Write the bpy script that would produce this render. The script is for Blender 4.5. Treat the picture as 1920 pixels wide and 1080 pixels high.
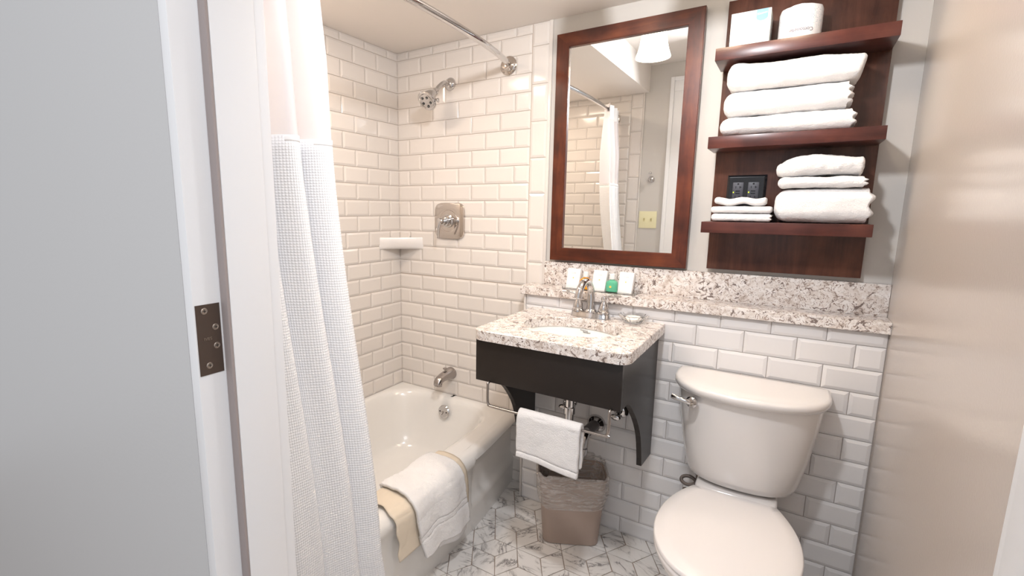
import bpy, bmesh, math, random
from mathutils import Vector, Matrix, noise
for o in list(bpy.data.objects): bpy.data.objects.remove(o)
S = bpy.context.scene
C = S.collection
PI = math.pi
# ---------------------------------------------------------------- camera
cam_d = bpy.data.cameras.new('camera'); cam = bpy.data.objects.new('camera', cam_d); C.objects.link(cam)
Rw = Matrix(((0.8364, 0.5481, 0.0072), (0.0964, -0.1342, -0.9862), (-0.5396, 0.8256, -0.1651)))
X_, D_, F_ = Rw[0].copy(), Rw[1].copy(), Rw[2].copy()
F_.normalize(); X_ = (X_ - F_ * X_.dot(F_)).normalized(); U_ = X_.cross(F_)
cam.matrix_world = Matrix(((X_.x, U_.x, -F_.x, 1.7817), (X_.y, U_.y, -F_.y, -2.0111), (X_.z, U_.z, -F_.z, 1.3391), (0, 0, 0, 1)))
cam_d.sensor_width = 36; cam_d.lens = 915.7 / 1920 * 36
cam_d.shift_x = (960 - 884.4) / 1920; cam_d.shift_y = (544.5 - 540) / 1920
cam_d.clip_start = 0.02
S.camera = cam
# ---------------------------------------------------------------- world, lights, exposure
w = bpy.data.worlds.new('world'); S.world = w; w.use_nodes = True
w.node_tree.nodes['Background'].inputs[0].default_value = (0.95, 0.965, 1.0, 1)
w.node_tree.nodes['Background'].inputs[1].default_value = 0.62
S.view_settings.view_transform = 'Standard'; S.view_settings.look = 'None'
S.view_settings.exposure = 0.38; S.view_settings.gamma = 1.0; S.view_settings.use_curve_mapping = False
def lamp(name, kind, loc, power, col, radius=0.05, rot=(0, 0, 0), size=None, spread=None):
    l = bpy.data.lights.new(name, kind); l.energy = power; l.color = col
    if kind == 'POINT': l.shadow_soft_size = radius
    if kind == 'AREA':
        l.shape = 'RECTANGLE'; l.size, l.size_y = size
        if spread: l.spread = spread
    o = bpy.data.objects.new(name, l); C.objects.link(o); o.location = loc; o.rotation_euler = rot
    return o
lamp('flash_light', 'AREA', (1.45, -1.24, 2.06), 10, (0.95, 0.965, 1.0), rot=(math.radians(56), 0, math.radians(14)), size=(0.10, 0.10))  # unseen off-camera flash, placed from the shelf shadows
lamp('hall_fill_light', 'AREA', (2.1, -2.35, 2.25), 7.5, (0.97, 0.975, 1.0), rot=(math.radians(40), 0, math.radians(50)), size=(0.9, 0.5))  # fill light added out of view to brighten the doorway and room
lamp('shower_downlight', 'AREA', (0.34, -0.95, 2.105), 6.3, (1.0, 0.82, 0.66), size=(0.26, 0.26))
# ---------------------------------------------------------------- materials
def mat(name, col=(0.8, 0.8, 0.8), rough=0.5, metal=0.0, spec=0.5, **kw):
    m = bpy.data.materials.new(name); m.use_nodes = True
    b = m.node_tree.nodes['Principled BSDF']
    b.inputs['Base Color'].default_value = (*col, 1); b.inputs['Roughness'].default_value = rough
    b.inputs['Metallic'].default_value = metal; b.inputs['Specular IOR Level'].default_value = spec
    for k, v in kw.items():
        b.inputs[k.replace('_', ' ')].default_value = v
    return m
def N(m, t, **kw):
    n = m.node_tree.nodes.new(t)
    for k, v in kw.items():
        if hasattr(n, k): setattr(n, k, v)
        else: n.inputs[k].default_value = v
    return n
def L(m, a, b): m.node_tree.links.new(a, b)
def bsdf(m): return m.node_tree.nodes['Principled BSDF']
def coords(m, kind='Object', scale=(1, 1, 1), rot=(0, 0, 0)):
    tc = N(m, 'ShaderNodeTexCoord'); mp = N(m, 'ShaderNodeMapping')
    mp.inputs['Scale'].default_value = scale; mp.inputs['Rotation'].default_value = rot
    L(m, tc.outputs[kind], mp.inputs['Vector']); return mp.outputs[0]
def ramp(m, fac, stops):
    r = N(m, 'ShaderNodeValToRGB'); e = r.color_ramp.elements
    while len(e) < len(stops): e.new(0.5)
    for i, (p, c) in enumerate(stops):
        e[i].position = p; e[i].color = (*c, 1) if len(c) == 3 else c
    L(m, fac, r.inputs[0]); return r.outputs[0]
def bump(m, h, strength, dist):
    b = N(m, 'ShaderNodeBump'); b.inputs['Strength'].default_value = strength; b.inputs['Distance'].default_value = dist
    L(m, h, b.inputs['Height']); L(m, b.outputs[0], bsdf(m).inputs['Normal']); return b

def tile_mat(name, col):
    m = mat(name, col, 0.12, spec=0.5)
    n = N(m, 'ShaderNodeTexNoise', Scale=9.0, Detail=2.0); L(m, coords(m), n.inputs['Vector'])
    bump(m, n.outputs[0], 0.25, 0.004)
    at = N(m, 'ShaderNodeAttribute', attribute_name='rnd')
    hs = N(m, 'ShaderNodeHueSaturation'); hs.inputs['Color'].default_value = (*col, 1)
    mr = N(m, 'ShaderNodeMapRange'); mr.inputs['To Min'].default_value = 0.965; mr.inputs['To Max'].default_value = 1.02
    L(m, at.outputs['Fac'], mr.inputs['Value']); L(m, mr.outputs[0], hs.inputs['Value']); L(m, hs.outputs[0], bsdf(m).inputs['Base Color'])
    return m
M_tile = tile_mat('glazed_tile_warm_cast', (0.75, 0.705, 0.665))  # warm light on the shower side is put into this tile colour
M_tile_c = tile_mat('glazed_tile_cool_cast', (0.76, 0.745, 0.745))  # same tile, with the cooler light at the half wall in its colour
M_grout = mat('grout', (0.56, 0.47, 0.40), 0.85)
M_grout_g = mat('grout_grey', (0.42, 0.37, 0.34), 0.85)
def paint(name, col, rough, b=0.08):
    m = mat(name, col, rough)
    n = N(m, 'ShaderNodeTexNoise', Scale=160.0, Detail=2.0); L(m, coords(m), n.inputs['Vector'])
    bump(m, n.outputs[0], b, 0.002); return m
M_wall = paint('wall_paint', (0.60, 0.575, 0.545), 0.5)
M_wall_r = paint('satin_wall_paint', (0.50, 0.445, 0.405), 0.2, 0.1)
M_hall = paint('hall_paint', (0.60, 0.597, 0.597), 0.5)
M_ceil = paint('ceiling_paint', (0.86, 0.815, 0.775), 0.8)
M_trim = mat('white_trim_paint', (0.85, 0.85, 0.86), 0.3)
M_gasket = mat('brown_gasket', (0.35, 0.30, 0.29), 0.7)
M_porc = mat('white_porcelain', (0.79, 0.76, 0.74), 0.09, spec=0.5, Coat_Weight=0.3, Coat_Roughness=0.03)
M_tub = mat('enamel', (0.80, 0.785, 0.76), 0.16, spec=0.5, Coat_Weight=0.3, Coat_Roughness=0.06)
M_sink = mat('sink_china', (0.86, 0.85, 0.82), 0.08)
M_plastic_seat = mat('seat_plastic', (0.84, 0.81, 0.80), 0.22)
M_chrome = mat('chrome', (0.62, 0.61, 0.61), 0.06, 1.0)
M_nickel = mat('polished_nickel', (0.62, 0.57, 0.53), 0.10, 1.0)
M_satin = mat('brushed_metal', (0.42, 0.39, 0.375), 0.24, 1.0)
M_darkmetal = mat('dark_pipe', (0.10, 0.09, 0.09), 0.35, 0.7)
M_nozzle = mat('black_rubber', (0.03, 0.03, 0.03), 0.6)
M_bronze = mat('bronze_plate', (0.115, 0.085, 0.07), 0.42, 0.6)
M_screw = mat('screw_metal', (0.42, 0.36, 0.31), 0.3, 0.9)
M_hose = mat('braided_hose', (0.17, 0.14, 0.125), 0.45, 0.4)
M_laminate = mat('dark_laminate', (0.020, 0.015, 0.013), 0.36, spec=0.35)
M_black = mat('black_plastic', (0.012, 0.012, 0.014), 0.12)
M_grey = mat('charcoal_plastic', (0.06, 0.06, 0.075), 0.4)
M_led = mat('green_led', (0.7, 0.9, 0.02), 0.4); bsdf(M_led).inputs['Emission Color'].default_value = (0.75, 0.95, 0.02, 1); bsdf(M_led).inputs['Emission Strength'].default_value = 1.2
M_ivory = mat('ivory_plastic', (0.80, 0.76, 0.50), 0.3)
M_paper = mat('white_card', (0.88, 0.87, 0.86), 0.45)
M_gold = mat('gold_print', (0.80, 0.55, 0.12), 0.4)
M_greyprint = mat('grey_print', (0.52, 0.50, 0.50), 0.6)
M_print = mat('purple_print', (0.16, 0.10, 0.16), 0.6)
M_blackprint = mat('black_print', (0.03, 0.03, 0.04), 0.5)
M_bluebadge = mat('pale_blue_print', (0.25, 0.47, 0.66), 0.6)
M_orange = mat('orange_liquid', (0.95, 0.42, 0.005), 0.08, Transmission_Weight=0.25, IOR=1.35)
M_green = mat('green_liquid', (0.16, 0.62, 0.40), 0.08, Transmission_Weight=0.35, IOR=1.35)
M_cap = mat('white_cap', (0.88, 0.88, 0.88), 0.3)
M_glass = mat('clear_glass', (1, 1, 1), 0.03, Transmission_Weight=1.0, IOR=1.18)
M_acrylic = mat('clear_acrylic', (0.97, 0.98, 0.98), 0.05, Transmission_Weight=1.0, IOR=1.2)
M_soap = mat('white_soap', (0.92, 0.88, 0.82), 0.5)
M_mirror = mat('mirror_silver', (0.93, 0.94, 0.93), 0.0, 1.0)
M_bin = mat('taupe_plastic', (0.36, 0.275, 0.23), 0.38)
M_mat = mat('beige_rubber', (0.70, 0.61, 0.49), 0.5)
v = N(M_mat, 'ShaderNodeTexVoronoi', Scale=9.0); v.feature = 'DISTANCE_TO_EDGE'; v.distance = 'MANHATTAN'
L(M_mat, coords(M_mat, 'UV', rot=(0, 0, 0.785)), v.inputs['Vector'])
bump(M_mat, ramp(M_mat, v.outputs['Distance'], [(0, (0, 0, 0)), (0.06, (1, 1, 1))]), 0.35, 0.0015)
# shade of the lamp: it glows
M_shade = mat('opal_glass_shade', (0.95, 0.92, 0.86), 0.3)
bsdf(M_shade).inputs['Emission Color'].default_value = (1.0, 0.90, 0.74, 1); bsdf(M_shade).inputs['Emission Strength'].default_value = 3.0
# wood
def wood(name, c1, c2, c3, rough, axis):
    m = mat(name, c1, rough, spec=0.35, Coat_Weight=0.15, Coat_Roughness=0.2)
    sc = {'x': (3, 30, 30), 'z': (30, 30, 3)}[axis]
    n = N(m, 'ShaderNodeTexNoise', Scale=1.0, Detail=8.0, Roughness=0.65, Distortion=0.6); L(m, coords(m, scale=sc), n.inputs['Vector'])
    n2 = N(m, 'ShaderNodeTexNoise', Scale=9.0, Detail=4.0); L(m, coords(m), n2.inputs['Vector'])
    mx = N(m, 'ShaderNodeMath', operation='ADD'); L(m, n.outputs[0], mx.inputs[0]); L(m, n2.outputs[0], mx.inputs[1])
    mh = N(m, 'ShaderNodeMath', operation='MULTIPLY'); mh.inputs[1].default_value = 0.5; L(m, mx.outputs[0], mh.inputs[0])
    L(m, ramp(m, mh.outputs[0], [(0.36, c1), (0.5, c2), (0.66, c3)]), bsdf(m).inputs['Base Color'])
    return m
W1, W2, W3 = (0.036, 0.007, 0.003), (0.085, 0.018, 0.007), (0.16, 0.040, 0.014)
M_wood_x = wood('cherry_wood_horizontal', W1, W2, W3, 0.34, 'x')
M_wood_s = wood('shelf_cherry', (0.040, 0.011, 0.009), (0.075, 0.021, 0.016), (0.125, 0.038, 0.026), 0.3, 'x')
M_wood_z = wood('cherry_wood_vertical', W1, W2, W3, 0.34, 'z')
M_wood_p = wood('dark_cherry_panel', (0.038, 0.013, 0.009), (0.078, 0.028, 0.018), (0.13, 0.05, 0.030), 0.26, 'z')
# quartz
def quartz():
    m = mat('speckled_quartz', (0.7, 0.65, 0.6), 0.14)
    co = coords(m)
    nz = N(m, 'ShaderNodeTexNoise', Scale=22.0, Detail=3.0); L(m, co, nz.inputs['Vector'])
    mixv = N(m, 'ShaderNodeVectorMath', operation='MULTIPLY_ADD'); L(m, nz.outputs['Color'], mixv.inputs[0]); mixv.inputs[1].default_value = (0.05, 0.05, 0.05); L(m, co, mixv.inputs[2])
    b = N(m, 'ShaderNodeTexNoise', Scale=45.0, Detail=5.0, Roughness=0.7); L(m, mixv.outputs[0], b.inputs['Vector'])
    base = ramp(m, b.outputs[0], [(0.33, (0.48, 0.40, 0.35)), (0.45, (0.70, 0.64, 0.60)), (0.6, (0.83, 0.80, 0.78))])
    d = N(m, 'ShaderNodeTexNoise', Scale=80.0, Detail=3.0, Roughness=0.6, Distortion=1.8); L(m, mixv.outputs[0], d.inputs['Vector'])
    dm = ramp(m, d.outputs[0], [(0.56, (0, 0, 0)), (0.61, (1, 1, 1))])
    e = N(m, 'ShaderNodeTexNoise', Scale=42.0, Detail=4.0, Distortion=1.4); L(m, mixv.outputs[0], e.inputs['Vector'])
    em = ramp(m, e.outputs[0], [(0.60, (0, 0, 0)), (0.63, (1, 1, 1))])
    m1 = N(m, 'ShaderNodeMixRGB'); m1.inputs[2].default_value = (0.27, 0.20, 0.165, 1); L(m, dm, m1.inputs[0]); L(m, base, m1.inputs[1])
    m2 = N(m, 'ShaderNodeMixRGB'); m2.inputs[2].default_value = (0.20, 0.155, 0.14, 1); L(m, em, m2.inputs[0]); L(m, m1.outputs[0], m2.inputs[1])
    L(m, m2.outputs[0], bsdf(m).inputs['Base Color']); return m
M_quartz = quartz()
# marble tiles: each tile has its own offset stored in the colour attribute
def marble():
    m = mat('veined_marble', (0.8, 0.78, 0.76), 0.22)
    tc = N(m, 'ShaderNodeTexCoord'); at = N(m, 'ShaderNodeAttribute', attribute_name='rnd')
    sep = N(m, 'ShaderNodeSeparateColor'); L(m, at.outputs['Color'], sep.inputs[0])
    vr = N(m, 'ShaderNodeVectorRotate', rotation_type='Z_AXIS'); L(m, tc.outputs['Object'], vr.inputs['Vector'])
    ml = N(m, 'ShaderNodeMath', operation='MULTIPLY'); ml.inputs[1].default_value = 6.28; L(m, sep.outputs[0], ml.inputs[0]); L(m, ml.outputs[0], vr.inputs['Angle'])
    ad = N(m, 'ShaderNodeVectorMath', operation='MULTIPLY_ADD'); L(m, at.outputs['Color'], ad.inputs[0]); ad.inputs[1].default_value = (17, 23, 31); L(m, vr.outputs[0], ad.inputs[2])
    st = N(m, 'ShaderNodeVectorMath', operation='MULTIPLY'); st.inputs[1].default_value = (1.0, 2.6, 1.0); L(m, ad.outputs[0], st.inputs[0])
    n = N(m, 'ShaderNodeTexNoise', Scale=6.0, Detail=6.0, Roughness=0.62, Distortion=1.1); L(m, st.outputs[0], n.inputs['Vector'])
    sub = N(m, 'ShaderNodeMath', operation='SUBTRACT'); sub.inputs[1].default_value = 0.5; L(m, n.outputs[0], sub.inputs[0])
    ab = N(m, 'ShaderNodeMath', operation='ABSOLUTE'); L(m, sub.outputs[0], ab.inputs[0])
    vein = ramp(m, ab.outputs[0], [(0.0, (0.13, 0.12, 0.12)), (0.012, (0.40, 0.38, 0.37)), (0.045, (0.74, 0.715, 0.69)), (0.12, (0.80, 0.775, 0.75))])
    g = N(m, 'ShaderNodeTexNoise', Scale=11.0, Detail=4.0); L(m, st.outputs[0], g.inputs['Vector'])
    gm = ramp(m, g.outputs[0], [(0.42, (0, 0, 0)), (0.62, (1, 1, 1))])
    mx = N(m, 'ShaderNodeMixRGB'); L(m, gm, mx.inputs[0]); mx.inputs[1].default_value = (0.80, 0.775, 0.75, 1); L(m, vein, mx.inputs[2])
    L(m, mx.outputs[0], bsdf(m).inputs['Base Color']); return m
M_marble = marble()
# cloth
def terry(name, col, sc=620.0, st=0.9, dist=0.0032):
    m = mat(name, col, 0.95, spec=0.1, Sheen_Weight=0.25)
    n = N(m, 'ShaderNodeTexNoise', Scale=sc * 0.45, Detail=3.0, Roughness=0.7); L(m, coords(m), n.inputs['Vector'])
    bump(m, n.outputs[0], st, dist); return m
M_terry = terry('white_terry', (0.86, 0.85, 0.85))
def waffle():
    m = mat('white_waffle_cloth', (0.83, 0.83, 0.845), 0.9, spec=0.1)
    b = N(m, 'ShaderNodeTexVoronoi', Scale=150.0, Randomness=0.10); L(m, coords(m, 'UV', scale=(1, 1.0, 0)), b.inputs['Vector'])
    bump(m, ramp(m, b.outputs['Distance'], [(0.15, (1, 1, 1)), (0.6, (0, 0, 0))]), 0.45, 0.0025); 
    bsdf(m).inputs['Subsurface Weight'].default_value = 0.0
    return m
M_waffle = waffle()
def voile():
    m = bpy.data.materials.new('sheer_voile'); m.use_nodes = True; nt = m.node_tree
    out = nt.nodes['Material Output']; p = bsdf(m); p.inputs['Base Color'].default_value = (0.80, 0.775, 0.79, 1); p.inputs['Roughness'].default_value = 0.9
    tl = N(m, 'ShaderNodeBsdfTranslucent'); tl.inputs[0].default_value = (0.88, 0.86, 0.90, 1)
    tr = N(m, 'ShaderNodeBsdfTransparent')
    a = N(m, 'ShaderNodeMixShader'); a.inputs[0].default_value = 0.25; L(m, p.outputs[0], a.inputs[1]); L(m, tl.outputs[0], a.inputs[2])
    b = N(m, 'ShaderNodeMixShader'); b.inputs[0].default_value = 0.10; L(m, a.outputs[0], b.inputs[1]); L(m, tr.outputs[0], b.inputs[2])
    L(m, b.outputs[0], out.inputs[0]); return m
M_voile = voile()
def film():
    m = bpy.data.materials.new('clear_liner_film'); m.use_nodes = True; nt = m.node_tree
    out = nt.nodes['Material Output']; p = bsdf(m); p.inputs['Base Color'].default_value = (0.72, 0.68, 0.65, 1); p.inputs['Roughness'].default_value = 0.22
    tr = N(m, 'ShaderNodeBsdfTransparent'); tr.inputs[0].default_value = (0.97, 0.96, 0.95, 1)
    n = N(m, 'ShaderNodeTexNoise', Scale=1.0, Detail=5.0, Distortion=1.5); L(m, coords(m, scale=(12, 12, 55)), n.inputs['Vector'])
    f = ramp(m, n.outputs[0], [(0.42, (0.72, 0.72, 0.72)), (0.56, (0.50, 0.50, 0.50)), (0.62, (0.82, 0.82, 0.82))])
    bump(m, n.outputs[0], 0.9, 0.006)
    mx = N(m, 'ShaderNodeMixShader'); L(m, f, mx.inputs[0]); L(m, p.outputs[0], mx.inputs[1]); L(m, tr.outputs[0], mx.inputs[2])
    L(m, mx.outputs[0], out.inputs[0]); return m
M_film = film()
def tissue_print(name, cc):
    m = mat(name, (0.88, 0.89, 0.88), 0.45)
    v = N(m, 'ShaderNodeTexNoise', Scale=70.0, Detail=2.0, Distortion=2.5); L(m, coords(m), v.inputs['Vector'])
    L(m, ramp(m, v.outputs[0], [(0.38, cc), (0.46, (0.74, 0.77, 0.76)), (1.0, (0.80, 0.80, 0.79))]), bsdf(m).inputs['Base Color']); return m
M_tissue = tissue_print('tissue_box_print', (0.50, 0.62, 0.66))
def roll_wrap():
    m = mat('dotted_paper_wrap', (0.88, 0.88, 0.89), 0.5)
    at = N(m, 'ShaderNodeAttribute', attribute_name='UVMap')
    v = N(m, 'ShaderNodeTexVoronoi', Scale=260.0, Randomness=0.35); L(m, coords(m), v.inputs['Vector'])
    dots = ramp(m, v.outputs['Distance'], [(0.22, (1, 1, 1)), (0.34, (0, 0, 0))])
    sx = N(m, 'ShaderNodeSeparateXYZ'); L(m, coords(m), sx.inputs[0])
    d1 = N(m, 'ShaderNodeVectorMath', operation='DISTANCE'); L(m, coords(m), d1.inputs[0]); d1.inputs[1].default_value = (0.052, -0.035, 0.062)
    d2 = N(m, 'ShaderNodeVectorMath', operation='DISTANCE'); L(m, coords(m), d2.inputs[0]); d2.inputs[1].default_value = (-0.05, -0.02, 0.06)
    mn = N(m, 'ShaderNodeMath', operation='MINIMUM'); L(m, d1.outputs['Value'], mn.inputs[0]); L(m, d2.outputs['Value'], mn.inputs[1])
    zone = ramp(m, mn.outputs[0], [(0.02, (1, 1, 1)), (0.045, (0, 0, 0))])
    mu = N(m, 'ShaderNodeMath', operation='MULTIPLY'); L(m, dots, mu.inputs[0]); L(m, zone, mu.inputs[1])
    mx = N(m, 'ShaderNodeMixRGB'); mx.inputs[1].default_value = (0.88, 0.88, 0.89, 1); mx.inputs[2].default_value = (0.20, 0.30, 0.42, 1)
    L(m, mu.outputs[0], mx.inputs[0]); L(m, mx.outputs[0], bsdf(m).inputs['Base Color']); return m
M_roll = roll_wrap()

# ---------------------------------------------------------------- object helpers
def origin(o):
    v = Vector((0, 0, 0))
    while o is not None: v += Vector(o.location); o = o.parent
    return v
def thing(name, label, cat, loc=(0, 0, 0), group=None):
    o = bpy.data.objects.new(name, None); C.objects.link(o); o.location = loc; o.empty_display_size = 0.05
    o['label'] = label; o['category'] = cat
    if group: o['group'] = group
    return o
def obj(name, bm, mats, parent=None, loc=None, smooth=True, angle=35, label=None):
    """bm holds WORLD coordinates; loc is the origin of a parentless mesh."""
    if not isinstance(mats, (list, tuple)): mats = [mats]
    org = origin(parent) if parent is not None else Vector(loc or (0, 0, 0))
    bmesh.ops.translate(bm, verts=bm.verts, vec=-org)
    bmesh.ops.recalc_face_normals(bm, faces=bm.faces)
    me = bpy.data.meshes.new(name); bm.to_mesh(me); bm.free()
    for m in mats: me.materials.append(m)
    o = bpy.data.objects.new(name, me); C.objects.link(o)
    if parent is not None: o.parent = parent
    else: o.location = org
    if smooth:
        for p in me.polygons: p.use_smooth = True
        me.set_sharp_from_angle(angle=math.radians(angle))
    if label: o['label'] = label
    return o
def tag(o, label, cat, group=None):
    o['label'] = label; o['category'] = cat
    if group: o['group'] = group
    return o
def struct(o): o['kind'] = 'structure'; return o
def nb(): return bmesh.new()
def box(bm, x0, x1, y0, y1, z0, z1, bev=0.0, seg=2, mi=0):
    r = bmesh.ops.create_cube(bm, size=1)
    for v in r['verts']:
        v.co = Vector(((x0 + x1) / 2 + v.co.x * (x1 - x0), (y0 + y1) / 2 + v.co.y * (y1 - y0), (z0 + z1) / 2 + v.co.z * (z1 - z0)))
    fs = set(f for v in r['verts'] for f in v.link_faces)
    for f in fs: f.material_index = mi
    if bev:
        es = list(set(e for v in r['verts'] for e in v.link_edges))
        rr = bmesh.ops.bevel(bm, geom=es, offset=bev, segments=seg, profile=0.6, affect='EDGES')
        for f in rr['faces']: f.material_index = mi
    return bm
def frame_of(d):
    d = Vector(d).normalized(); a = Vector((0, 0, 1)) if abs(d.z) < 0.9 else Vector((1, 0, 0))
    u = d.cross(a).normalized(); return d, u, d.cross(u).normalized()
def lathe(bm, base, axis, prof, n=32, mi=0, caps=True, sx=1.0, sy=1.0):
    d, u, w_ = frame_of(axis); base = Vector(base); rings = []
    for h, r in prof:
        rings.append([bm.verts.new(base + d * h + (u * math.cos(2 * PI * i / n) * sx + w_ * math.sin(2 * PI * i / n) * sy) * r) for i in range(n)])
    for a, b in zip(rings, rings[1:]):
        for i in range(n):
            f = bm.faces.new((a[i], a[(i + 1) % n], b[(i + 1) % n], b[i])); f.material_index = mi
    if caps:
        for rg in (rings[0], rings[-1]):
            try: f = bm.faces.new(rg); f.material_index = mi
            except ValueError: pass
    return bm
def catmull(pts, k=6):
    P = [Vector(p) for p in pts]; out = []
    for i in range(len(P) - 1):
        p0 = P[max(i - 1, 0)]; p1 = P[i]; p2 = P[i + 1]; p3 = P[min(i + 2, len(P) - 1)]
        for j in range(k):
            t = j / k
            out.append(0.5 * ((2 * p1) + (p2 - p0) * t + (2 * p0 - 5 * p1 + 4 * p2 - p3) * t * t + (3 * p1 - p0 - 3 * p2 + p3) * t ** 3))
    out.append(P[-1]); return out
def tube(bm, pts, r, n=14, mi=0, caps=True, flat=1.0):
    pts = [Vector(p) for p in pts]; rs = r if isinstance(r, (list, tuple)) else [r] * len(pts)
    if len(rs) != len(pts):
        rs = [rs[min(int(i / (len(pts) - 1) * (len(rs) - 1)), len(rs) - 2)] * (1 - (i / (len(pts) - 1) * (len(rs) - 1)) % 1) + rs[min(int(i / (len(pts) - 1) * (len(rs) - 1)) + 1, len(rs) - 1)] * ((i / (len(pts) - 1) * (len(rs) - 1)) % 1) if i < len(pts) - 1 else rs[-1] for i in range(len(pts))]
    rings = []; u = None
    for i, p in enumerate(pts):
        t = (pts[min(i + 1, len(pts) - 1)] - pts[max(i - 1, 0)]).normalized()
        if u is None: _, u, _w = frame_of(t)
        u = (u - t * u.dot(t)).normalized(); w_ = t.cross(u)
        rings.append([bm.verts.new(p + (u * math.cos(2 * PI * k / n) + w_ * math.sin(2 * PI * k / n) * flat) * rs[i]) for k in range(n)])
    for a, b in zip(rings, rings[1:]):
        for i in range(n):
            f = bm.faces.new((a[i], a[(i + 1) % n], b[(i + 1) % n], b[i])); f.material_index = mi
    if caps: 
        for rg in (rings[0], rings[-1]): f = bm.faces.new(rg); f.material_index = mi
    return bm
def sphere(bm, c, r, seg=16, mi=0, sc=(1, 1, 1)):
    rr = bmesh.ops.create_uvsphere(bm, u_segments=seg, v_segments=seg // 2 + 2, radius=r)
    for v in rr['verts']: v.co = Vector((v.co.x * sc[0], v.co.y * sc[1], v.co.z * sc[2])) + Vector(c)
    for f in set(f for v in rr['verts'] for f in v.link_faces): f.material_index = mi
    return bm
def prism(bm, poly, axis, a, b, mi=0):
    """poly: 2D points; axis 'x': (y,z), 'y': (x,z), 'z': (x,y)"""
    def P(p, h): return {'x': (h, p[0], p[1]), 'y': (p[0], h, p[1]), 'z': (p[0], p[1], h)}[axis]
    A = [bm.verts.new(P(p, a)) for p in poly]; B = [bm.verts.new(P(p, b)) for p in poly]
    fs = [bm.faces.new(A), bm.faces.new(B[::-1])]
    for i in range(len(poly)):
        j = (i + 1) % len(poly); fs.append(bm.faces.new((A[i], B[i], B[j], A[j])))
    for f in fs: f.material_index = mi
    return bm
def loft(bm, rings, closed=True, cap0=True, cap1=True, mi=0):
    R = [[bm.verts.new(p) for p in r] for r in rings]
    for a, b in zip(R, R[1:]):
        m = len(a)
        for i in range(m if closed else m - 1):
            f = bm.faces.new((a[i], a[(i + 1) % m], b[(i + 1) % m], b[i])); f.material_index = mi
    if cap0: bm.faces.new(R[0]).material_index = mi
    if cap1: bm.faces.new(R[-1]).material_index = mi
    return R
def grid(bm, fn, nu, nv, mi=0, uv=None, closed_u=False):
    V = [[bm.verts.new(fn(i / nu, j / nv)) for j in range(nv + 1)] for i in range(nu + (0 if closed_u else 1))]
    lay = bm.loops.layers.uv.verify() if uv else None
    m = len(V)
    for i in range(nu):
        for j in range(nv):
            i2 = (i + 1) % m
            f = bm.faces.new((V[i][j], V[i2][j], V[i2][j + 1], V[i][j + 1])); f.material_index = mi
            if uv:
                for lp, (a, b) in zip(f.loops, ((i, j), (i + 1, j), (i + 1, j + 1), (i, j + 1))): lp[lay].uv = uv(a / nu, b / nv)
    return V
def solidify(o, t, offset=-1.0):
    md = o.modifiers.new('thickness', 'SOLIDIFY'); md.thickness = t; md.offset = offset; return o
def subsurf(o, n=1):
    md = o.modifiers.new('smooth', 'SUBSURF'); md.levels = n; md.render_levels = n; return o
def text_bm(txt, size, depth=0.0004):
    cu = bpy.data.curves.new('t', 'FONT'); cu.body = txt; cu.size = size; cu.extrude = depth; cu.align_x = 'CENTER'; cu.align_y = 'CENTER'
    o = bpy.data.objects.new('t', cu); C.objects.link(o); bpy.context.view_layer.update()
    me = bpy.data.meshes.new_from_object(o.evaluated_get(bpy.context.evaluated_depsgraph_get()))
    bm = nb(); bm.from_mesh(me); bpy.data.objects.remove(o); bpy.data.curves.remove(cu); bpy.data.meshes.remove(me); return bm
def xform(bm, M): bmesh.ops.transform(bm, matrix=M, verts=bm.verts); return bm
def plane_text(txt, size, at, right, up, bend=None):
    bm = text_bm(txt, size); r = Vector(right).normalized(); u = Vector(up).normalized(); n = r.cross(u)
    M = Matrix(((r.x, u.x, n.x, at[0]), (r.y, u.y, n.y, at[1]), (r.z, u.z, n.z, at[2]), (0, 0, 0, 1)))
    return xform(bm, M)
def fbm(p, s, oct=3):
    v = 0; a = 1
    for k in range(oct): v += a * noise.noise(Vector(p) * s * (2 ** k)); a *= 0.5
    return v

# ================================================================ THE ROOM
TW, TH, G = 0.154, 0.0778, 0.0009
ZT = 0.365
ZC = 2.115; ZH = 2.285; XR = 2.057; YF = -1.572; YP = -0.103
random.seed(3)
def tile_field(bm, rects, P, bev=0.0105, d0=0.0030, d1=0.0062):
    lay = bm.loops.layers.color.get('rnd') or bm.loops.layers.color.new('rnd')
    for (u0, u1, v0, v1) in rects:
        if u1 - u0 < 0.006 or v1 - v0 < 0.006: continue
        r = random.random()
        a0, a1, b0, b1 = u0 + G, u1 - G, v0 + G, v1 - G
        e = 0.0008; b = min(bev, (a1 - a0) / 3, (b1 - b0) / 3)
        lv = [(0.0, 0), (d0 * 0.8, 0), (d0, e), (d1, b)]
        rings = []
        for h, i in lv: rings.append([bm.verts.new(P(x, y, h)) for x, y in ((a0 + i, b0 + i), (a1 - i, b0 + i), (a1 - i, b1 - i), (a0 + i, b1 - i))])
        fs = [bm.faces.new(rings[-1])]
        for A, B in zip(rings, rings[1:]):
            for k in range(4): fs.append(bm.faces.new((A[k], A[(k + 1) % 4], B[(k + 1) % 4], B[k])))
        for f in fs:
            f.material_index = 1
            for lp in f.loops: lp[lay] = (r, r, r, 1)
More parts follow.
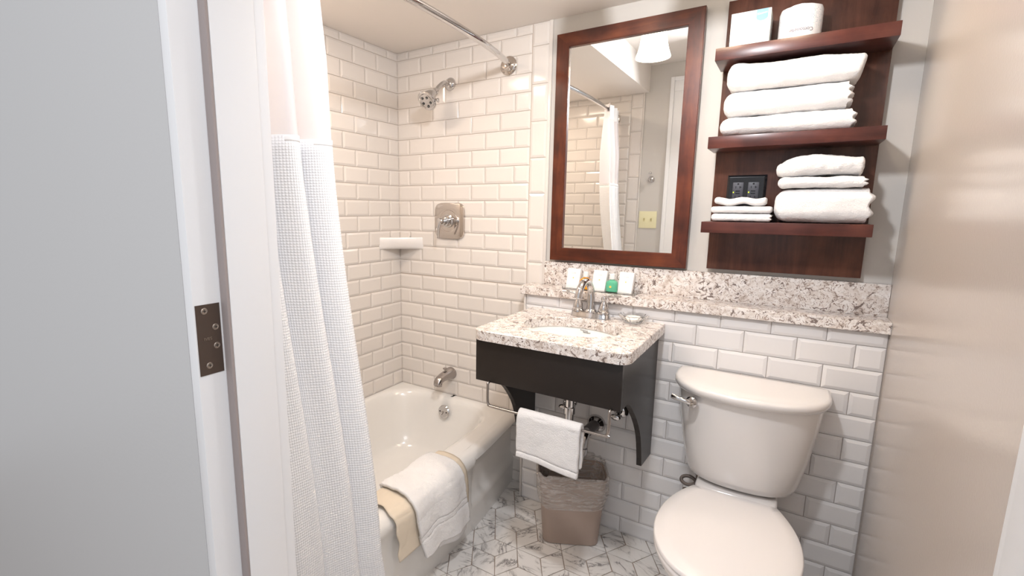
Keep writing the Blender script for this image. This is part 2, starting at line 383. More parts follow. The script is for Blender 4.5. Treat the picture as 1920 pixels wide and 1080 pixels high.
def rows_rects(u_lo, u_hi, z_lo, z_hi, z0, u0, par):
    """rows start at z0 + r*TH; joints at u0 + k*TW shifted by half a tile for odd/even rows"""
    out = []
    r = math.floor((z_lo - z0) / TH + 1e-6)
    while z0 + r * TH < z_hi - 1e-6:
        a, b = max(z_lo, z0 + r * TH), min(z_hi, z0 + (r + 1) * TH)
        sh = 0.5 * TW if (r % 2) == par else 0.0
        k = math.floor((u_lo - u0 - sh) / TW) - 1
        while u0 + sh + k * TW < u_hi:
            c, d = max(u_lo, u0 + sh + k * TW), min(u_hi, u0 + sh + (k + 1) * TW)
            if d > c: out.append((c, d, a, b))
            k += 1
        r += 1
    return out
def quad(bm, pts, mi=0):
    f = bm.faces.new([bm.verts.new(p) for p in pts]); f.material_index = mi; return f

# left wall (tiled, beside the tub)
bm = nb(); box(bm, -0.10, 0, YF - 0.1, 0.1, 0, 2.4)
tile_field(bm, rows_rects(0.0, 1.572, ZT, ZC, ZT, 0.0, 0), lambda u, v, h: (h, -u, v))
struct(obj('wall_left', bm, [M_grout, M_tile], smooth=False))
# back wall: plaster, with the tiled shower part and its column of upright tiles
bm = nb(); box(bm, 0.866, XR, 0, 0.1, 0, 2.4, mi=0); box(bm, 0, 0.866, 0, 0.1, 0, 2.4, mi=2)
PB = lambda u, v, h: (u, -h, v)
tile_field(bm, rows_rects(0.0, 0.771, 0.99, ZC, ZT, 0.0, 0), PB)
tile_field(bm, rows_rects(0.0, 0.866, 0.0, 0.99, ZT, 0.0, 0), PB)
zj = 2.0237 + TW; rc = []
while zj > 0.99:
    rc.append((0.7725, 0.850, max(0.99, zj - TW), min(ZC, zj))); zj -= TW
tile_field(bm, rc, PB)
struct(obj('wall_back', bm, [M_wall, M_tile, M_grout], smooth=False))
bm = nb(); box(bm, 0.8505, 0.866, -0.0065, 0, 0.97, ZC, 0.002)
struct(obj('trim_1', bm, M_tile))
# pony wall in front of the pipes
bm = nb(); box(bm, 0.8175, XR, YP, 0, 0, 0.972)
tile_field(bm, rows_rects(0.824, XR - 0.002, 0.0, 0.9715, 0.926, 1.4417, 1), lambda u, v, h: (u, YP - h, v))
struct(obj('wall_pony', bm, [M_grout_g, M_tile_c], smooth=False))
bm = nb(); box(bm, 0.8145, 0.8235, YP - 0.0055, -0.0065, 0, 0.972, 0.0015)
struct(obj('trim_2', bm, M_tile))
# right wall
bm = nb(); box(bm, XR, XR + 0.1, YF - 0.11, 0.1, 0, 2.4)
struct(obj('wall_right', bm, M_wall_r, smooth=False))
# front wall with the doorway, tile on its tub end
DX0, DX1, DZ = 1.120, 1.935, 2.115; YO = -1.680
bm = nb()
for (a, b, c, d) in ((-0.1, DX0 - 0.02, 0, 2.4), (DX1 + 0.02, XR + 0.1, 0, 2.4), (DX0 - 0.02, DX1 + 0.02, DZ + 0.02, 2.4)):
    box(bm, a, b, YO + 0.004, YF, c, d)
tile_field(bm, rows_rects(0.0, 0.771, ZT, ZC, ZT, 0.0, 0), lambda u, v, h: (u, YF + h, v))
zj = 2.0237 + TW; rc = []
while zj > 0.0:
    rc.append((0.7725, 0.850, max(0.0, zj - TW), min(ZC, zj))); zj -= TW
tile_field(bm, rc, lambda u, v, h: (u, YF + h, v))
struct(obj('wall_front', bm, [M_wall, M_tile], smooth=False))
bm = nb(); box(bm, 0.8505, 0.860, YF, YF + 0.0075, 0, ZC, 0.002)
struct(obj('trim_3', bm, M_tile))
bm = nb(); box(bm, -1.6, DX0 - 0.0205, YO, YO + 0.0038, 0, 2.6); box(bm, DX1 + .0205, 3.4, YO, YO + 0.0038, 0, 2.6); box(bm, DX0 - 0.0205, DX1 + .0205, YO, YO + 0.0038, DZ + .0205, 2.6)
struct(obj('wall_hall', bm, M_hall, smooth=False))
# ceilings: dropped soffit over the tub and along the back wall, higher ceiling elsewhere
bm = nb(); box(bm, -0.1, 0.885, YF - 0.1, 0.1, ZC, 2.4); box(bm, 0.885, XR + .1, -0.25, 0.1, ZC, 2.4); box(bm, 0.885, XR + 0.1, YF - 0.1, -0.25, ZH, 2.4)
struct(obj('ceiling', bm, M_ceil, smooth=False))
# floor: marble rhombi
bm = nb(); box(bm, -0.1, XR + 0.1, -1.75, 0.1, -0.05, -0.0022)
box(bm, -1.6, 3.4, -3.6, -1.75, -0.05, -0.0022)
lay = bm.loops.layers.color.new('rnd'); sa = 0.1018; bx, by = sa / 2, sa * math.sqrt(3) / 2
lat = lambda i, j: Vector((0.8262 + i * sa + j * bx, -0.1735 + j * by, 0))
for i in range(-24, 34):
    for j in range(-20, 3):
        if (i - j) % 3 != 0: continue
        # vertex of degree six: hexagon whose centre is lat(i+1,j): built from the two classes of neighbours
        for (d1, d2) in (((1, 0), (0, 1)), ((0, 1), (-1, 1)), ((-1, 1), (-1, 0)), ((-1, 0), (0, -1)), ((0, -1), (1, -1)), ((1, -1), (1, 0))):
            c = lat(i, j); p = lat(i + d1[0], j + d1[1]); q = lat(i + d2[0], j + d2[1]); r_ = p + q - c
            # r_ is also degree six: draw each rhombus once
            key = (round(c.x, 3), round(c.y, 3)); key2 = (round(r_.x, 3), round(r_.y, 3))
            if key > key2: continue
            m_ = (p + q) / 2
            if m_.x < 0.62 or m_.x > XR - 0.0 or m_.y > -0.0 or m_.y < -1.70: continue
            quad_ = [c, p, r_, q]; cc = (c + r_) / 2; rr = (random.random(), random.random(), random.random(), 1)
            def ins(v, t): 
                d = v - cc; return v - d.normalized() * t / max(0.3, 1)
            A = [bm.verts.new(ins(v, 0.0025) + Vector((0, 0, -0.002))) for v in quad_]; B = [bm.verts.new(ins(v, 0.0025)) for v in quad_]
            fs = [bm.faces.new(B)] + [bm.faces.new((A[k], A[(k + 1) % 4], B[(k + 1) % 4], B[k])) for k in range(4)]
            for f in fs:
                f.material_index = 1
                for lp in f.loops: lp[lay] = rr
for n_, co in (((0, 1, 0), (0, -0.002, 0)), ((1, 0, 0), (XR, 0, 0))):
    bmesh.ops.bisect_plane(bm, geom=bm.verts[:] + bm.edges[:] + bm.faces[:], plane_co=co, plane_no=n_, clear_outer=False)
struct(obj('floor', bm, [mat('floor_grout', (0.33, 0.265, 0.22), 0.9), M_marble], smooth=False))
# door frame (the leaf has been taken off; a blank plate fills the hinge pocket)
fr = bpy.data.objects.new('door_1', None); C.objects.link(fr); fr.location = (1.53, -1.62, 0); struct(fr)
bm = nb()
box(bm, DX0 - 0.02, DX0, YO + .0002, YF, 0, DZ + 0.0, 0.0015); box(bm, DX1, DX1 + 0.02, YO + .0002, YF, 0, DZ, 0.0015); box(bm, DX0 - 0.02, DX1 + 0.02, YO + .0002, YF, DZ, DZ + 0.02, 0.0015)
obj('jamb', bm, M_trim, fr)
bm = nb(); ys = -1.637
box(bm, DX0, DX0 + 0.017, ys, -1.5725, 0, DZ, 0.002); box(bm, DX1 - 0.017, DX1, ys, -1.5725, 0, DZ, 0.002); box(bm, DX0, DX1, ys, -1.5725, DZ - 0.017, DZ, 0.002)
obj('door_stop', bm, M_trim, fr)
bm = nb(); box(bm, DX0 + 0.0005, DX0 + 0.0165, ys - 0.0045, ys, 0, DZ - 0.02, 0.001); box(bm, DX1 - 0.0165, DX1 - 0.0005, ys - 0.0045, ys, 0, DZ - 0.02, 0.001)
obj('weather_gasket', bm, M_gasket, fr, label='brownish gasket strip')
bm = nb()
for x0, x1 in ((1.022, DX0 + 0.0135), (DX1 - 0.0135, 2.032)):
    xa, xb = (x0 + .0245, x1) if x0 < 1.5 else (x0, x1 - .0245)
    box(bm, xa, xb, YF, YF + 0.018, 0, DZ - 0.0135, 0.002)
    box(bm, x0 if x0 < 1.5 else xb, xa if x0 < 1.5 else x1, YF, YF + 0.024, 0, 2.19, 0.003)
box(bm, 1.0465, 2.032 - .0245, YF, YF + 0.018, DZ - 0.0135, 2.165, 0.002); box(bm, 1.0465, 2.032 - .0245, YF, YF + 0.024, 2.165, 2.19, 0.003)
obj('casing', bm, M_trim, fr)
bm = nb(); box(bm, DX0 - 0.002, DX0 + 0.0008, -1.6775, -1.6440, 1.1085, 1.2075)
pl = obj('hinge_filler_plate', bm, M_bronze, fr, label='dark bronze blank hinge plate with four screws')
for (sy, sz) in ((-1.6655, 1.1985), (-1.6515, 1.1745), (-1.6515, 1.1480), (-1.6640, 1.1215)):
    bm = nb(); lathe(bm, (DX0 + 0.0006, sy, sz), (1, 0, 0), [(0, 0.0046), (0.0006, 0.0046), (0.0012, 0.0036), (0.0009, 0.0030), (0.0012, 0.0006)], 20, 0)
    box(bm, DX0 + 0.0012, DX0 + 0.0019, sy - 0.0022, sy + 0.0022, sz - 0.0005, sz + 0.0005, mi=1); box(bm, DX0 + 0.0012, DX0 + 0.0019, sy - 0.0005, sy + 0.0005, sz - 0.0022, sz + 0.0022, mi=1)
    obj('screw', bm, [M_screw, M_nozzle], pl)
bm = plane_text('IVES', 0.0062, (DX0 + 0.0012, -1.6635, 1.1592), (0, 1, 0), (0, 0, 1)); obj('stamped_text', bm, M_screw, pl, smooth=False)

# ================================================================ BATHTUB
def rrect(x0, x1, y0, y1, r, z, n=12, side=0):
    pts = []
    if side:
        q = rrect(x0, x1, y0, y1, r, z, n)
        for i, p in enumerate(q):
            pts.append(p); nx_ = q[(i + 1) % len(q)]
            if (i + 1) % (n + 1) == 0:
                for k in range(1, side): pts.append(p.lerp(nx_, k / side))
        return pts
    for (cx, cy, a0) in ((x1 - r, y1 - r, 0), (x0 + r, y1 - r, 90), (x0 + r, y0 + r, 180), (x1 - r, y0 + r, 270)):
        for k in range(n + 1):
            a = math.radians(a0 + 90 * k / n); pts.append(Vector((cx + r * math.cos(a), cy + r * math.sin(a), z)))
    return pts
tub = thing('bathtub', 'white enamelled bathtub set along the tiled left wall', 'bathtub', (0.39, -0.786, 0))
def bow(y): return 0.049 * max(0.0, 1 + y / 0.45) ** 1.25
bm = nb(); rings = []
spec = [(0.003, 0.772, -1.569, -0.003, 0.004, 0.3655)]
for (x0, x1, y0, y1, r, z) in ((0.003, 0.745, -1.569, -0.003, 0.006, 0.365), (0.020, 0.690, -1.52, -0.028, 0.16, 0.3650), (0.030, 0.672, -1.50, -0.040, 0.175, 0.3625), (0.037, 0.660, -1.485, -0.050, 0.175, 0.354),
        (0.045, 0.648, -1.47, -0.060, 0.17, 0.335), (0.060, 0.630, -1.44, -0.075, 0.165, 0.27), (0.085, 0.605, -1.40, -0.098, 0.16, 0.17), (0.105, 0.585, -1.36, -0.120, 0.15, 0.105), (0.135, 0.555, -1.31, -0.155, 0.13, 0.075), (0.19, 0.50, -1.22, -0.22, 0.1, 0.066)):
    rg = rrect(x0, x1, y0, y1, r, z, 12, 24)
    for p in rg:
        if z > 0.3 and p.x > 0.4: p.x -= bow(p.y) * (1.0 if r < 0.05 else (p.x - 0.4) / 0.37 * 0.6)
    rings.append(rg)
loft(bm, rings, cap0=False)
# apron
ysamp = [-1.569 + i * 0.04 for i in range(27)]; ysamp = [y for y in ysamp if y < -0.475] + [-0.468, -0.462, -0.456, -0.450] + [-0.43 + 0.0305 * i for i in range(15)]
prof = [(0.745, 0.365), (0.762, 0.3635), (0.777, 0.358), (0.789, 0.347), (0.795, 0.332), (0.795, 0.318), (0.790, 0.305), (0.784, 0.288), (0.780, 0.26), (0.778, 0.20), (0.777, 0.155), (0.776, 0.135), (0.775, 0.12), (0.773, 0.10), (0.771, 0.04), (0.770, 0.0)]
V = []
for y in ysamp:
    rec = min(1, max(0, (y + 0.463) / 0.008)); row = []
    for (x, z) in prof:
        d = 0.0
        if z < 0.335: d = 0.023 * rec * min(1, (0.335 - z) / 0.03)
        if z < 0.15: d = 0.023 * rec * max(0.0, (z - 0.12) / 0.035)
        row.append(bm.verts.new((x - d - bow(y), y, z)))
    V.append(row)
for a, b in zip(V, V[1:]):
    for i in range(len(a) - 1): bm.faces.new((a[i], a[i + 1], b[i + 1], b[i]))
obj('tub_body', bm, M_tub, tub, angle=50)
ov = Vector((0.356, -0.083, 0.300)); od = Vector((0, -1, 0.22)).normalized()
bm = nb(); lathe(bm, ov, od, [(0, 0.034), (0.004, 0.034), (0.008, 0.029), (0.009, 0.0)], 32, 0, caps=False)
o_ = obj('overflow_plate', bm, M_chrome, tub)
bm = nb(); _, uu, ww = frame_of(od)
for s_ in (-1, 1): lathe(bm, ov + Vector((s_ * 0.020, 0, 0)) + od * 0.0078, od, [(0, 0.0042), (0.0016, 0.0042), (0.0017, 0.0)], 12, 0, caps=False)
tube(bm, [ov + od * 0.008, ov + od * 0.016 + Vector((-0.002, 0, -0.002)), ov + od * 0.018 + Vector((-0.012, 0, -0.020))], [0.005, 0.0045, 0.0035], 10, mi=1)
obj('trip_lever', bm, [M_darkmetal, M_chrome], o_)

# ================================================================ SHOWER FITTINGS
t = thing('shower_fixture', 'chrome shower head angled down from the tiled wall, five nozzles', 'shower head', (0.34, 0, 1.925))
bm = nb(); lathe(bm, (0.34, -0.004, 1.925), (0, -1, 0), [(0, 0.031), (0.004, 0.031), (0.012, 0.026), (0.018, 0.016), (0.020, 0.011)], 32); obj('wall_flange', bm, M_chrome, t)
neck = Vector((0.34, -0.122, 1.870)); hd = Vector((0.0, -0.62, -0.64)).normalized()
bm = nb(); tube(bm, catmull([(0.34, -0.015, 1.925), (0.34, -0.055, 1.922), (0.34, -0.095, 1.896), neck], 6), 0.0105, 16); obj('shower_arm', bm, M_chrome, t)
hd = Vector((-0.05, -0.70, -0.62)).normalized()
bm = nb(); lathe(bm, neck, hd, [(-0.012, 0.0), (-0.010, 0.012), (0.002, 0.016), (0.008, 0.014), (0.016, 0.021), (0.034, 0.030), (0.056, 0.037), (0.070, 0.040), (0.074, 0.046), (0.080, 0.047), (0.083, 0.043)], 36, caps=False); hdm = obj('head_body', bm, M_chrome, t)
fc = neck + hd * 0.083; _, hu, hw = frame_of(hd)
bm = nb(); lathe(bm, fc, hd, [(0.0, 0.044), (0.001, 0.038), (-0.001, 0.034), (0.001, 0.030), (0.002, 0.0)], 36, caps=False); obj('spray_face', bm, M_chrome, hdm)
for k in range(5):
    a = 2 * PI * k / 5 + 0.3; c = fc + hd * 0.001 + (hu * math.cos(a) + hw * math.sin(a)) * 0.023
    bm = nb(); lathe(bm, c, hd, [(0, 0.0058), (0.003, 0.0058), (0.0034, 0.0032), (0.001, 0.003)], 14, 0, caps=False); lathe(bm, c, hd, [(0.0, 0.003), (0.0042, 0.0022), (0.0043, 0)], 10, 1, caps=False); obj('nozzle', bm, [M_nozzle, M_chrome], hdm)
bm = nb(); k0 = neck + hd * 0.066 + Vector((0.036, 0, 0)); tube(bm, [k0, k0 + Vector((0.014, 0.002, -0.006))], 0.004, 10); sphere(bm, k0 + Vector((0.018, 0.002, -0.009)), 0.009, 14, sc=(0.6, 1, 1.2)); obj('adjusting_knob', bm, M_chrome, hdm)

t = thing('shower_valve', 'chrome square shower valve plate with lever on tiled wall', 'shower valve', (0.341, 0, 1.278))
def sqr(cx, cz, hw_, hh, y, e=5.0, n=64):
    return [Vector((cx + hw_ * math.copysign(abs(math.cos(2 * PI * k / n)) ** (2 / e), math.cos(2 * PI * k / n)), y, cz + hh * math.copysign(abs(math.sin(2 * PI * k / n)) ** (2 / e), math.sin(2 * PI * k / n)))) for k in range(n)]
bm = nb(); loft(bm, [sqr(.341, 1.278, .088, .088, -.004), sqr(.341, 1.278, .090, .090, -.010), sqr(.341, 1.278, .088, .088, -.018), sqr(.341, 1.278, .080, .080, -.022), sqr(.341, 1.278, .062, .062, -.0235, 3), sqr(.341, 1.278, .054, .054, -.0225, 2), sqr(.341, 1.278, .052, .052, -.0245, 2), sqr(.341, 1.278, .0, .0, -.0255, 2)], cap1=False); esc = obj('escutcheon', bm, M_nickel, t)
bm = nb(); lathe(bm, (.341, -.024, 1.278), (0, -1, 0), [(0, 0.034), (0.008, 0.033), (0.012, 0.026), (0.030, 0.024), (0.034, 0.020), (0.050, 0.019), (0.053, 0.015), (0.072, 0.016), (0.078, 0.012), (0.079, 0)], 32, caps=False); hub = obj('hub', bm, M_chrome, t)
bm = nb(); tube(bm, catmull([(.345, -.090, 1.284), (.340, -.097, 1.262), (.334, -.099, 1.230), (.331, -.095, 1.196)], 5), [0.013, 0.010, 0.008, 0.0065], 14, flat=0.8); obj('lever_handle', bm, M_chrome, t)

t = thing('tub_spout', 'brushed metal tub spout with diverter knob above the tub', 'spout', (0.348, 0, 0.487))
bm = nb(); R_ = []
for (y, zc, hw_, hh) in ((-0.004, .487, .032, .032), (-.012, .487, .033, .033), (-.03, .487, .029, .029), (-.06, .487, .026, .025), (-.09, .484, .024, .022), (-.115, .477, .023, .021), (-.130, .468, .021, .018), (-.138, .458, .017, .010)):
    R_.append([Vector((.348 + hw_ * math.cos(a), y - 0.004 * math.sin(a), zc + hh * math.sin(a))) for a in [2 * PI * k / 28 for k in range(28)]])
loft(bm, R_); 
lathe(bm, (.348, -.120, .462), (0, -0.15, -1), [(0, .020), (.014, .019), (.015, .014), (.006, .013)], 24, caps=False)
obj('spout_body', bm, M_satin, t)
bm = nb(); lathe(bm, (.348, -.062, .508), (0, 0, 1), [(0, .006), (.008, .004), (.012, .004), (.015, .012), (.019, .012), (.021, .008), (.0215, 0)], 20, caps=False); obj('diverter_knob', bm, M_satin, t)

t = thing('corner_shelf', 'glazed ceramic soap shelf built into the tiled shower corner', 'shelf', (0.0, 0.0, 1.15))
bm = nb(); rr_ = []
def cs(r, z, push): 
    pts = [Vector((0.004, -0.004, z))]
    for k in range(25):
        f = k / 24; a = Vector((0.004 + r, -0.004, z)); b = Vector((0.004, -0.004 - r, z)); p = a.lerp(b, f)
        d = Vector((1, -1, 0)).normalized(); p += d * (push * math.sin(PI * f) ** 0.7); pts.append(p)
    return pts
loft(bm, [cs(.158, 1.128, -.022), cs(.160, 1.131, -.015), cs(.161, 1.142, -.009), cs(.161, 1.160, -.004), cs(.161, 1.184, .0), cs(.158, 1.189, -.001), cs(.150, 1.190, -.004), cs(.138, 1.180, -.006), cs(.10, 1.174, -.004)]); obj('ceramic_ledge', bm, M_porc, t, angle=60)

t = thing('shower_rod', 'curved chrome shower curtain rod with round wall flanges', 'curtain rod', (0.658, -0.786, 1.963))
bm = nb(); rp = []
for k in range(49):
    f = k / 48; rp.append((0.658 + 0.088 * (1 - (2 * f - 1) ** 2) ** 0.7 , -0.012 - f * 1.548, 1.963))
rod_pts = rp
tube(bm, rp, 0.0125, 18); obj('rod', bm, M_chrome, t)
for yy, dd in ((-0.004, -1), (YF + 0.004, 1)):
    bm = nb(); lathe(bm, (.658, yy, 1.963), (0, dd, 0), [(0, .040), (.004, .040), (.007, .036), (.009, .036), (.012, .030), (.014, .030), (.020, .022), (.030, .018), (.036, .018), (.037, .012)], 36); obj('wall_flange', bm, M_nickel, t)

# ================================================================ CURTAIN
t = thing('shower_curtain', 'white shower curtain with sheer top and waffle lower panel, gathered in pleats', 'curtain', (0.76, -1.30, 0.06))
def rod_x(y): 
    f = min(1, max(0, (-0.012 - y) / 1.548)); return 0.658 + 0.088 * (1 - (2 * f - 1) ** 2) ** 0.7
def curt(u, z):
    """u 0..1 from the free edge (towards the back wall) to the front wall"""
    f = (1.94 - z) / 1.94; fl = max(0.0, f)
    low = min(1, max(0, (1.5 - z) / 1.12)); low = low * low * (3 - 2 * low)
    yend = -1.150 + 0.03 * fl + 0.25 * max(0.0, fl - 0.80)
    y = yend + (-1.535 - yend) * u
    amp = .042 * min(1, .5 + fl * 4) * (1 - low) + .022 * low
    ph = u * 2 * PI * 4.0 + 1.1 + 0.5 * math.sin(fl * 2.3)
    x = rod_x(y) + .005 + 0.015 * min(1, fl * 3) + 0.118 * low + amp * math.sin(ph) + 0.006 * math.sin(ph * 2.3 + fl * 5)
    y += 0.018 * math.sin(ph + 1.2) * (0.5 + fl)
    return Vector((x, y, z))
def zu(v, z1, z0): return z1 + (z0 - z1) * v
ZHEM = 1.500
for nm, z1, z0, mm in (('voile_panel', 1.990, ZHEM, M_voile), ('waffle_panel', ZHEM + 0.004, 0.07, M_waffle)):
    bm = nb(); off = 0.0015 if nm == 'waffle_panel' else 0
    grid(bm, lambda u, v: curt(u, zu(v, z1, z0)) + Vector((off, 0, 0)), 150, 50, uv=lambda u, v: (u * 1.15, zu(v, z1, z0)))
    o = obj(nm, bm, mm, t, angle=80)
    if nm == 'waffle_panel': solidify(o, 0.0012)
bm = nb(); grid(bm, lambda u, v: curt(u, ZHEM + 0.006 - 0.014 * v) + Vector((0.0022, 0.0004, 0)), 150, 3, uv=lambda u, v: (u, v)); o = obj('seam_band', bm, mat('white_tape', (0.90, 0.90, 0.91), 0.9), t, angle=80); solidify(o, 0.0012)
bm = nb(); grid(bm, lambda u, v: curt(u, 1.992 - 0.085 * v) + Vector((0.0018, 0.0004, 0)), 150, 3); o = obj('header_band', bm, mat('white_header_cloth', (0.90, 0.90, 0.91), 0.9), t, angle=80)

# ================================================================ MAT AND TOWEL ON THE TUB RIM
RIM = [(0.615, 0.250), (0.632, 0.300), (0.645, 0.345), (0.668, 0.3735), (0.70, 0.3765), (0.745, 0.3765), (0.777, 0.372), (0.798, 0.357), (0.808, 0.335), (0.811, 0.30), (0.812, 0.25), (0.812, 0.20), (0.812, 0.12)]
def rim_at(s, lift=0.0):
    P = [Vector((a, 0, b)) for a, b in RIM]; tot = sum((P[i + 1] - P[i]).length for i in range(len(P) - 1)); d = s
    for i in range(len(P) - 1):
        l = (P[i + 1] - P[i]).length
        if d <= l or i == len(P) - 2:
            q = P[i] + (P[i + 1] - P[i]) * (d / l); tg = (P[i + 1] - P[i]).normalized(); n = Vector((-tg.z, 0, tg.x)); 
            return q + (n if n.x + n.z > 0 else -n) * lift
        d -= l
bm = nb()
def f_mat(u, v):
    y = -0.955 + 0.405 * u + 0.004 * math.sin(v * 9)
    p = rim_at(0.125 + 0.300 * v, 0.001 + 0.0025 * abs(math.sin(v * 7 + u * 3)) + (0.006 * max(0, v - .75)))
    wav = 0.0035 * math.sin(v * 26) * math.exp(-u * 14)
    return Vector((p.x, y + wav, p.z))
grid(bm, f_mat, 40, 60, uv=lambda u, v: (u * 0.385, v * 0.3))
o = obj('bath_mat', bm, M_mat, loc=(0.75, -0.76, 0.22)); solidify(o, 0.003, 1.0); tag(o, 'beige rubber bath mat hung over the tub rim under the towel', 'bath mat')
bm = nb()
def f_tow(u, v):
    # u 0..1 from near (left in the photo) to far; v 0 inside the tub ... 1 hanging end
    s = 0.118 + 0.365 * v
    spread = 1.0 + 0.05 * v
    yl = -0.868 + 0.030 * v - 0.02 * math.sin(v * PI); yr = -0.600 + 0.050 * v ** 2
    y = yl + (yr - yl) * u
    p = rim_at(s - 0.025 * math.sin(u * PI) * (1 - v), 0.010 + 0.004 * math.sin(u * 9 + v * 4) + 0.004 * fbm((u * 3, v * 4, 0), 1.4))
    hang = max(0.0, v - 0.5) * 2
    p.x += 0.009 * hang * math.sin(u * 10.5 + 0.6) + 0.006 * hang
    z = p.z - 0.018 * hang * (math.cos(u * PI * 1.0) * 0 + (0.0 if u < 0.12 else 0.0) - 0.5 * math.exp(-((u - 0.32) / 0.14) ** 2)) - 0.028 * hang ** 3 * (u - 0.4)
    for bc in (0.735, 0.80): 
        p.x -= 0.0028 * math.exp(-((v - bc) / 0.008) ** 2)
    if 0.735 < v < 0.80: p.x -= 0.0018
    return Vector((p.x + 0.0012 * fbm((u * 30, v * 40, 1), 1), y, z))
grid(bm, f_tow, 70, 110)
# second, inner layer of the folded towel peeping out below
grid(bm, lambda u, v: f_tow(0.28 + 0.64 * u, 0.55 + 0.50 * v + 0.0) + Vector((-0.0085, 0.0, -0.006)), 24, 30)
o = obj('bath_towel', bm, M_terry, loc=(0.75, -0.72, 0.22), angle=80); solidify(o, 0.011, 1.0); tag(o, 'white terry towel draped over the tub rim on the beige mat', 'towel')

# ================================================================ LEDGE AND BACKSPLASH
bm = nb(); prism(bm, [(0.803, -0.014), (0.803, -0.125), (XR - 0.0005, -0.125), (XR - 0.0005, -0.0005), (0.868, -0.0005), (0.868, -0.0085), (0.842, -0.0085), (0.842, -0.014)], 'z', 0.9725, 1.0085)
bmesh.ops.bevel(bm, geom=[e for e in bm.edges if all(v.co.y < -0.12 for v in e.verts)], offset=0.002, segments=2, affect='EDGES')
o = obj('quartz_ledge', bm, M_quartz, loc=(1.43, -0.06, 0.9725)); tag(o, 'long speckled quartz ledge on top of the tiled half wall', 'ledge')
bm = nb(); box(bm, 0.867, XR - 0.0005, -0.020, -0.0005, 1.0085, 1.112, 0.0015)
o = obj('backsplash', bm, M_quartz, loc=(1.46, -0.01, 1.0085)); tag(o, 'speckled quartz backsplash strip standing on the ledge', 'backsplash')

# ================================================================ MIRROR
t = thing('wall_mirror', 'tall rectangular mirror in dark cherry wood frame above the ledge', 'mirror', (1.176, -0.02, 1.12))
mx0, mx1, mz0, mz1, fw = 0.898, 1.454, 1.121, 2.041, 0.0545
bm = nb()
for (A, B, vert) in ((mx0, mx0 + fw, 1), (mx1 - fw, mx1, 1)):
    zA, zB = mz0, mz1; ins_ = fw
    if A == mx0: poly = [(A, mz0), (B, mz0 + fw), (B, mz1 - fw), (A, mz1)]
    else: poly = [(A, mz0 + fw), (B, mz0), (B, mz1), (A, mz1 - fw)]
    prism(bm, poly, 'y', -0.036, -0.012, 1)
prism(bm, [(mx0, mz0), (mx1, mz0), (mx1 - fw, mz0 + fw), (mx0 + fw, mz0 + fw)], 'y', -0.036, -0.012, 0)
prism(bm, [(mx0 + fw, mz1 - fw), (mx1 - fw, mz1 - fw), (mx1, mz1), (mx0, mz1)], 'y', -0.036, -0.012, 0)
bmesh.ops.bevel(bm, geom=[e for e in bm.edges if all(abs(v.co.y + 0.036) < 1e-5 for v in e.verts) and (e.verts[0].co - e.verts[1].co).length > 0.3], offset=0.0022, segments=3, affect='EDGES')
obj('frame', bm, [M_wood_x, M_wood_z], t)
bm = nb(); box(bm, mx0 + fw - 0.004, mx1 - fw + 0.004, -0.024, -0.020, mz0 + fw - 0.004, mz1 - fw + 0.004); obj('glass', bm, M_mirror, t, smooth=False, label='silvered mirror glass')
bm = nb(); box(bm, mx0 + 0.012, mx1 - 0.012, -0.0195, -0.0005, mz0 + 0.012, mz1 - 0.012); obj('backing', bm, mat('grey_backing', (0.35, 0.34, 0.33), 0.8), t, smooth=False)

# ================================================================ WALL SHELF
t = thing('wall_shelf', 'dark cherry wood wall shelf unit with three shelves above the toilet', 'shelf', (1.748, -0.02, 1.127))
bm = nb(); box(bm, 1.524, 1.976, -0.028, -0.010, 1.127, 2.040, 0.0015); obj('back_panel', bm, M_wood_p, t)
bm = nb(); box(bm, 1.545, 1.955, -0.010, -0.0005, 1.15, 2.02); obj('cleat', bm, M_wood_p, t)
SH = [(1.814, 1.852), (1.5405, 1.5785), (1.2645, 1.3015)]
for z0, z1 in SH:
    bm = nb(); box(bm, 1.516, 1.9745, -0.180, -0.028, z0, z1, 0.0012); obj('shelf_board', bm, M_wood_s, t)
# outlet
t = thing('power_outlet', 'black double power outlet on the shelf back panel, two lit indicators', 'outlet', (1.629, -0.028, 1.40))
bm = nb(); loft(bm, [[Vector((1.629 + a * w_, y, 1.403 + b * h_)) for a, b in ((-1, -1), (1, -1), (1, 1), (-1, 1))] for (w_, h_, y) in ((.0600, .058, -.0282), (.0600, .058, -.032), (.054, .052, -.0365), (.052, .050, -.0368))]); obj('cover_plate', bm, M_black, t, smooth=False)
for cx in (1.604, 1.651):
    bm = nb(); box(bm, cx - .0165, cx + .0165, -.0385, -.0362, 1.370, 1.436, .001)
    r_ = obj('receptacle', bm, M_grey, t, label='charcoal receptacle')
    bm = nb()
    for zz, s_ in ((1.4245, 1), (1.3815, -1)):
        box(bm, cx - .0075, cx - .0055, -.0389, -.0384, zz - .005 * s_ - .004, zz - .005 * s_ + .004); box(bm, cx + .005, cx + .007, -.0389, -.0384, zz - .005 * s_ - .004, zz - .005 * s_ + .004); box(bm, cx + .005, cx + .011, -.0389, -.0384, zz - .005 * s_ - .001, zz - .005 * s_ + .001)
        lathe(bm, (cx, -.0384, zz + .0065 * s_), (0, -1, 0), [(0, .0032), (.0005, .0032)], 12)
    box(bm, cx - .007, cx + .007, -.0395, -.0384, 1.4045, 1.4085); box(bm, cx - .007, cx + .007, -.0395, -.0384, 1.3965, 1.4005)
    obj('sockets', bm, M_black, r_)
    bm = nb(); box(bm, cx - .0145, cx - .0115, -.0394, -.0384, 1.4005, 1.4040); obj('indicator_light', bm, M_led, r_)

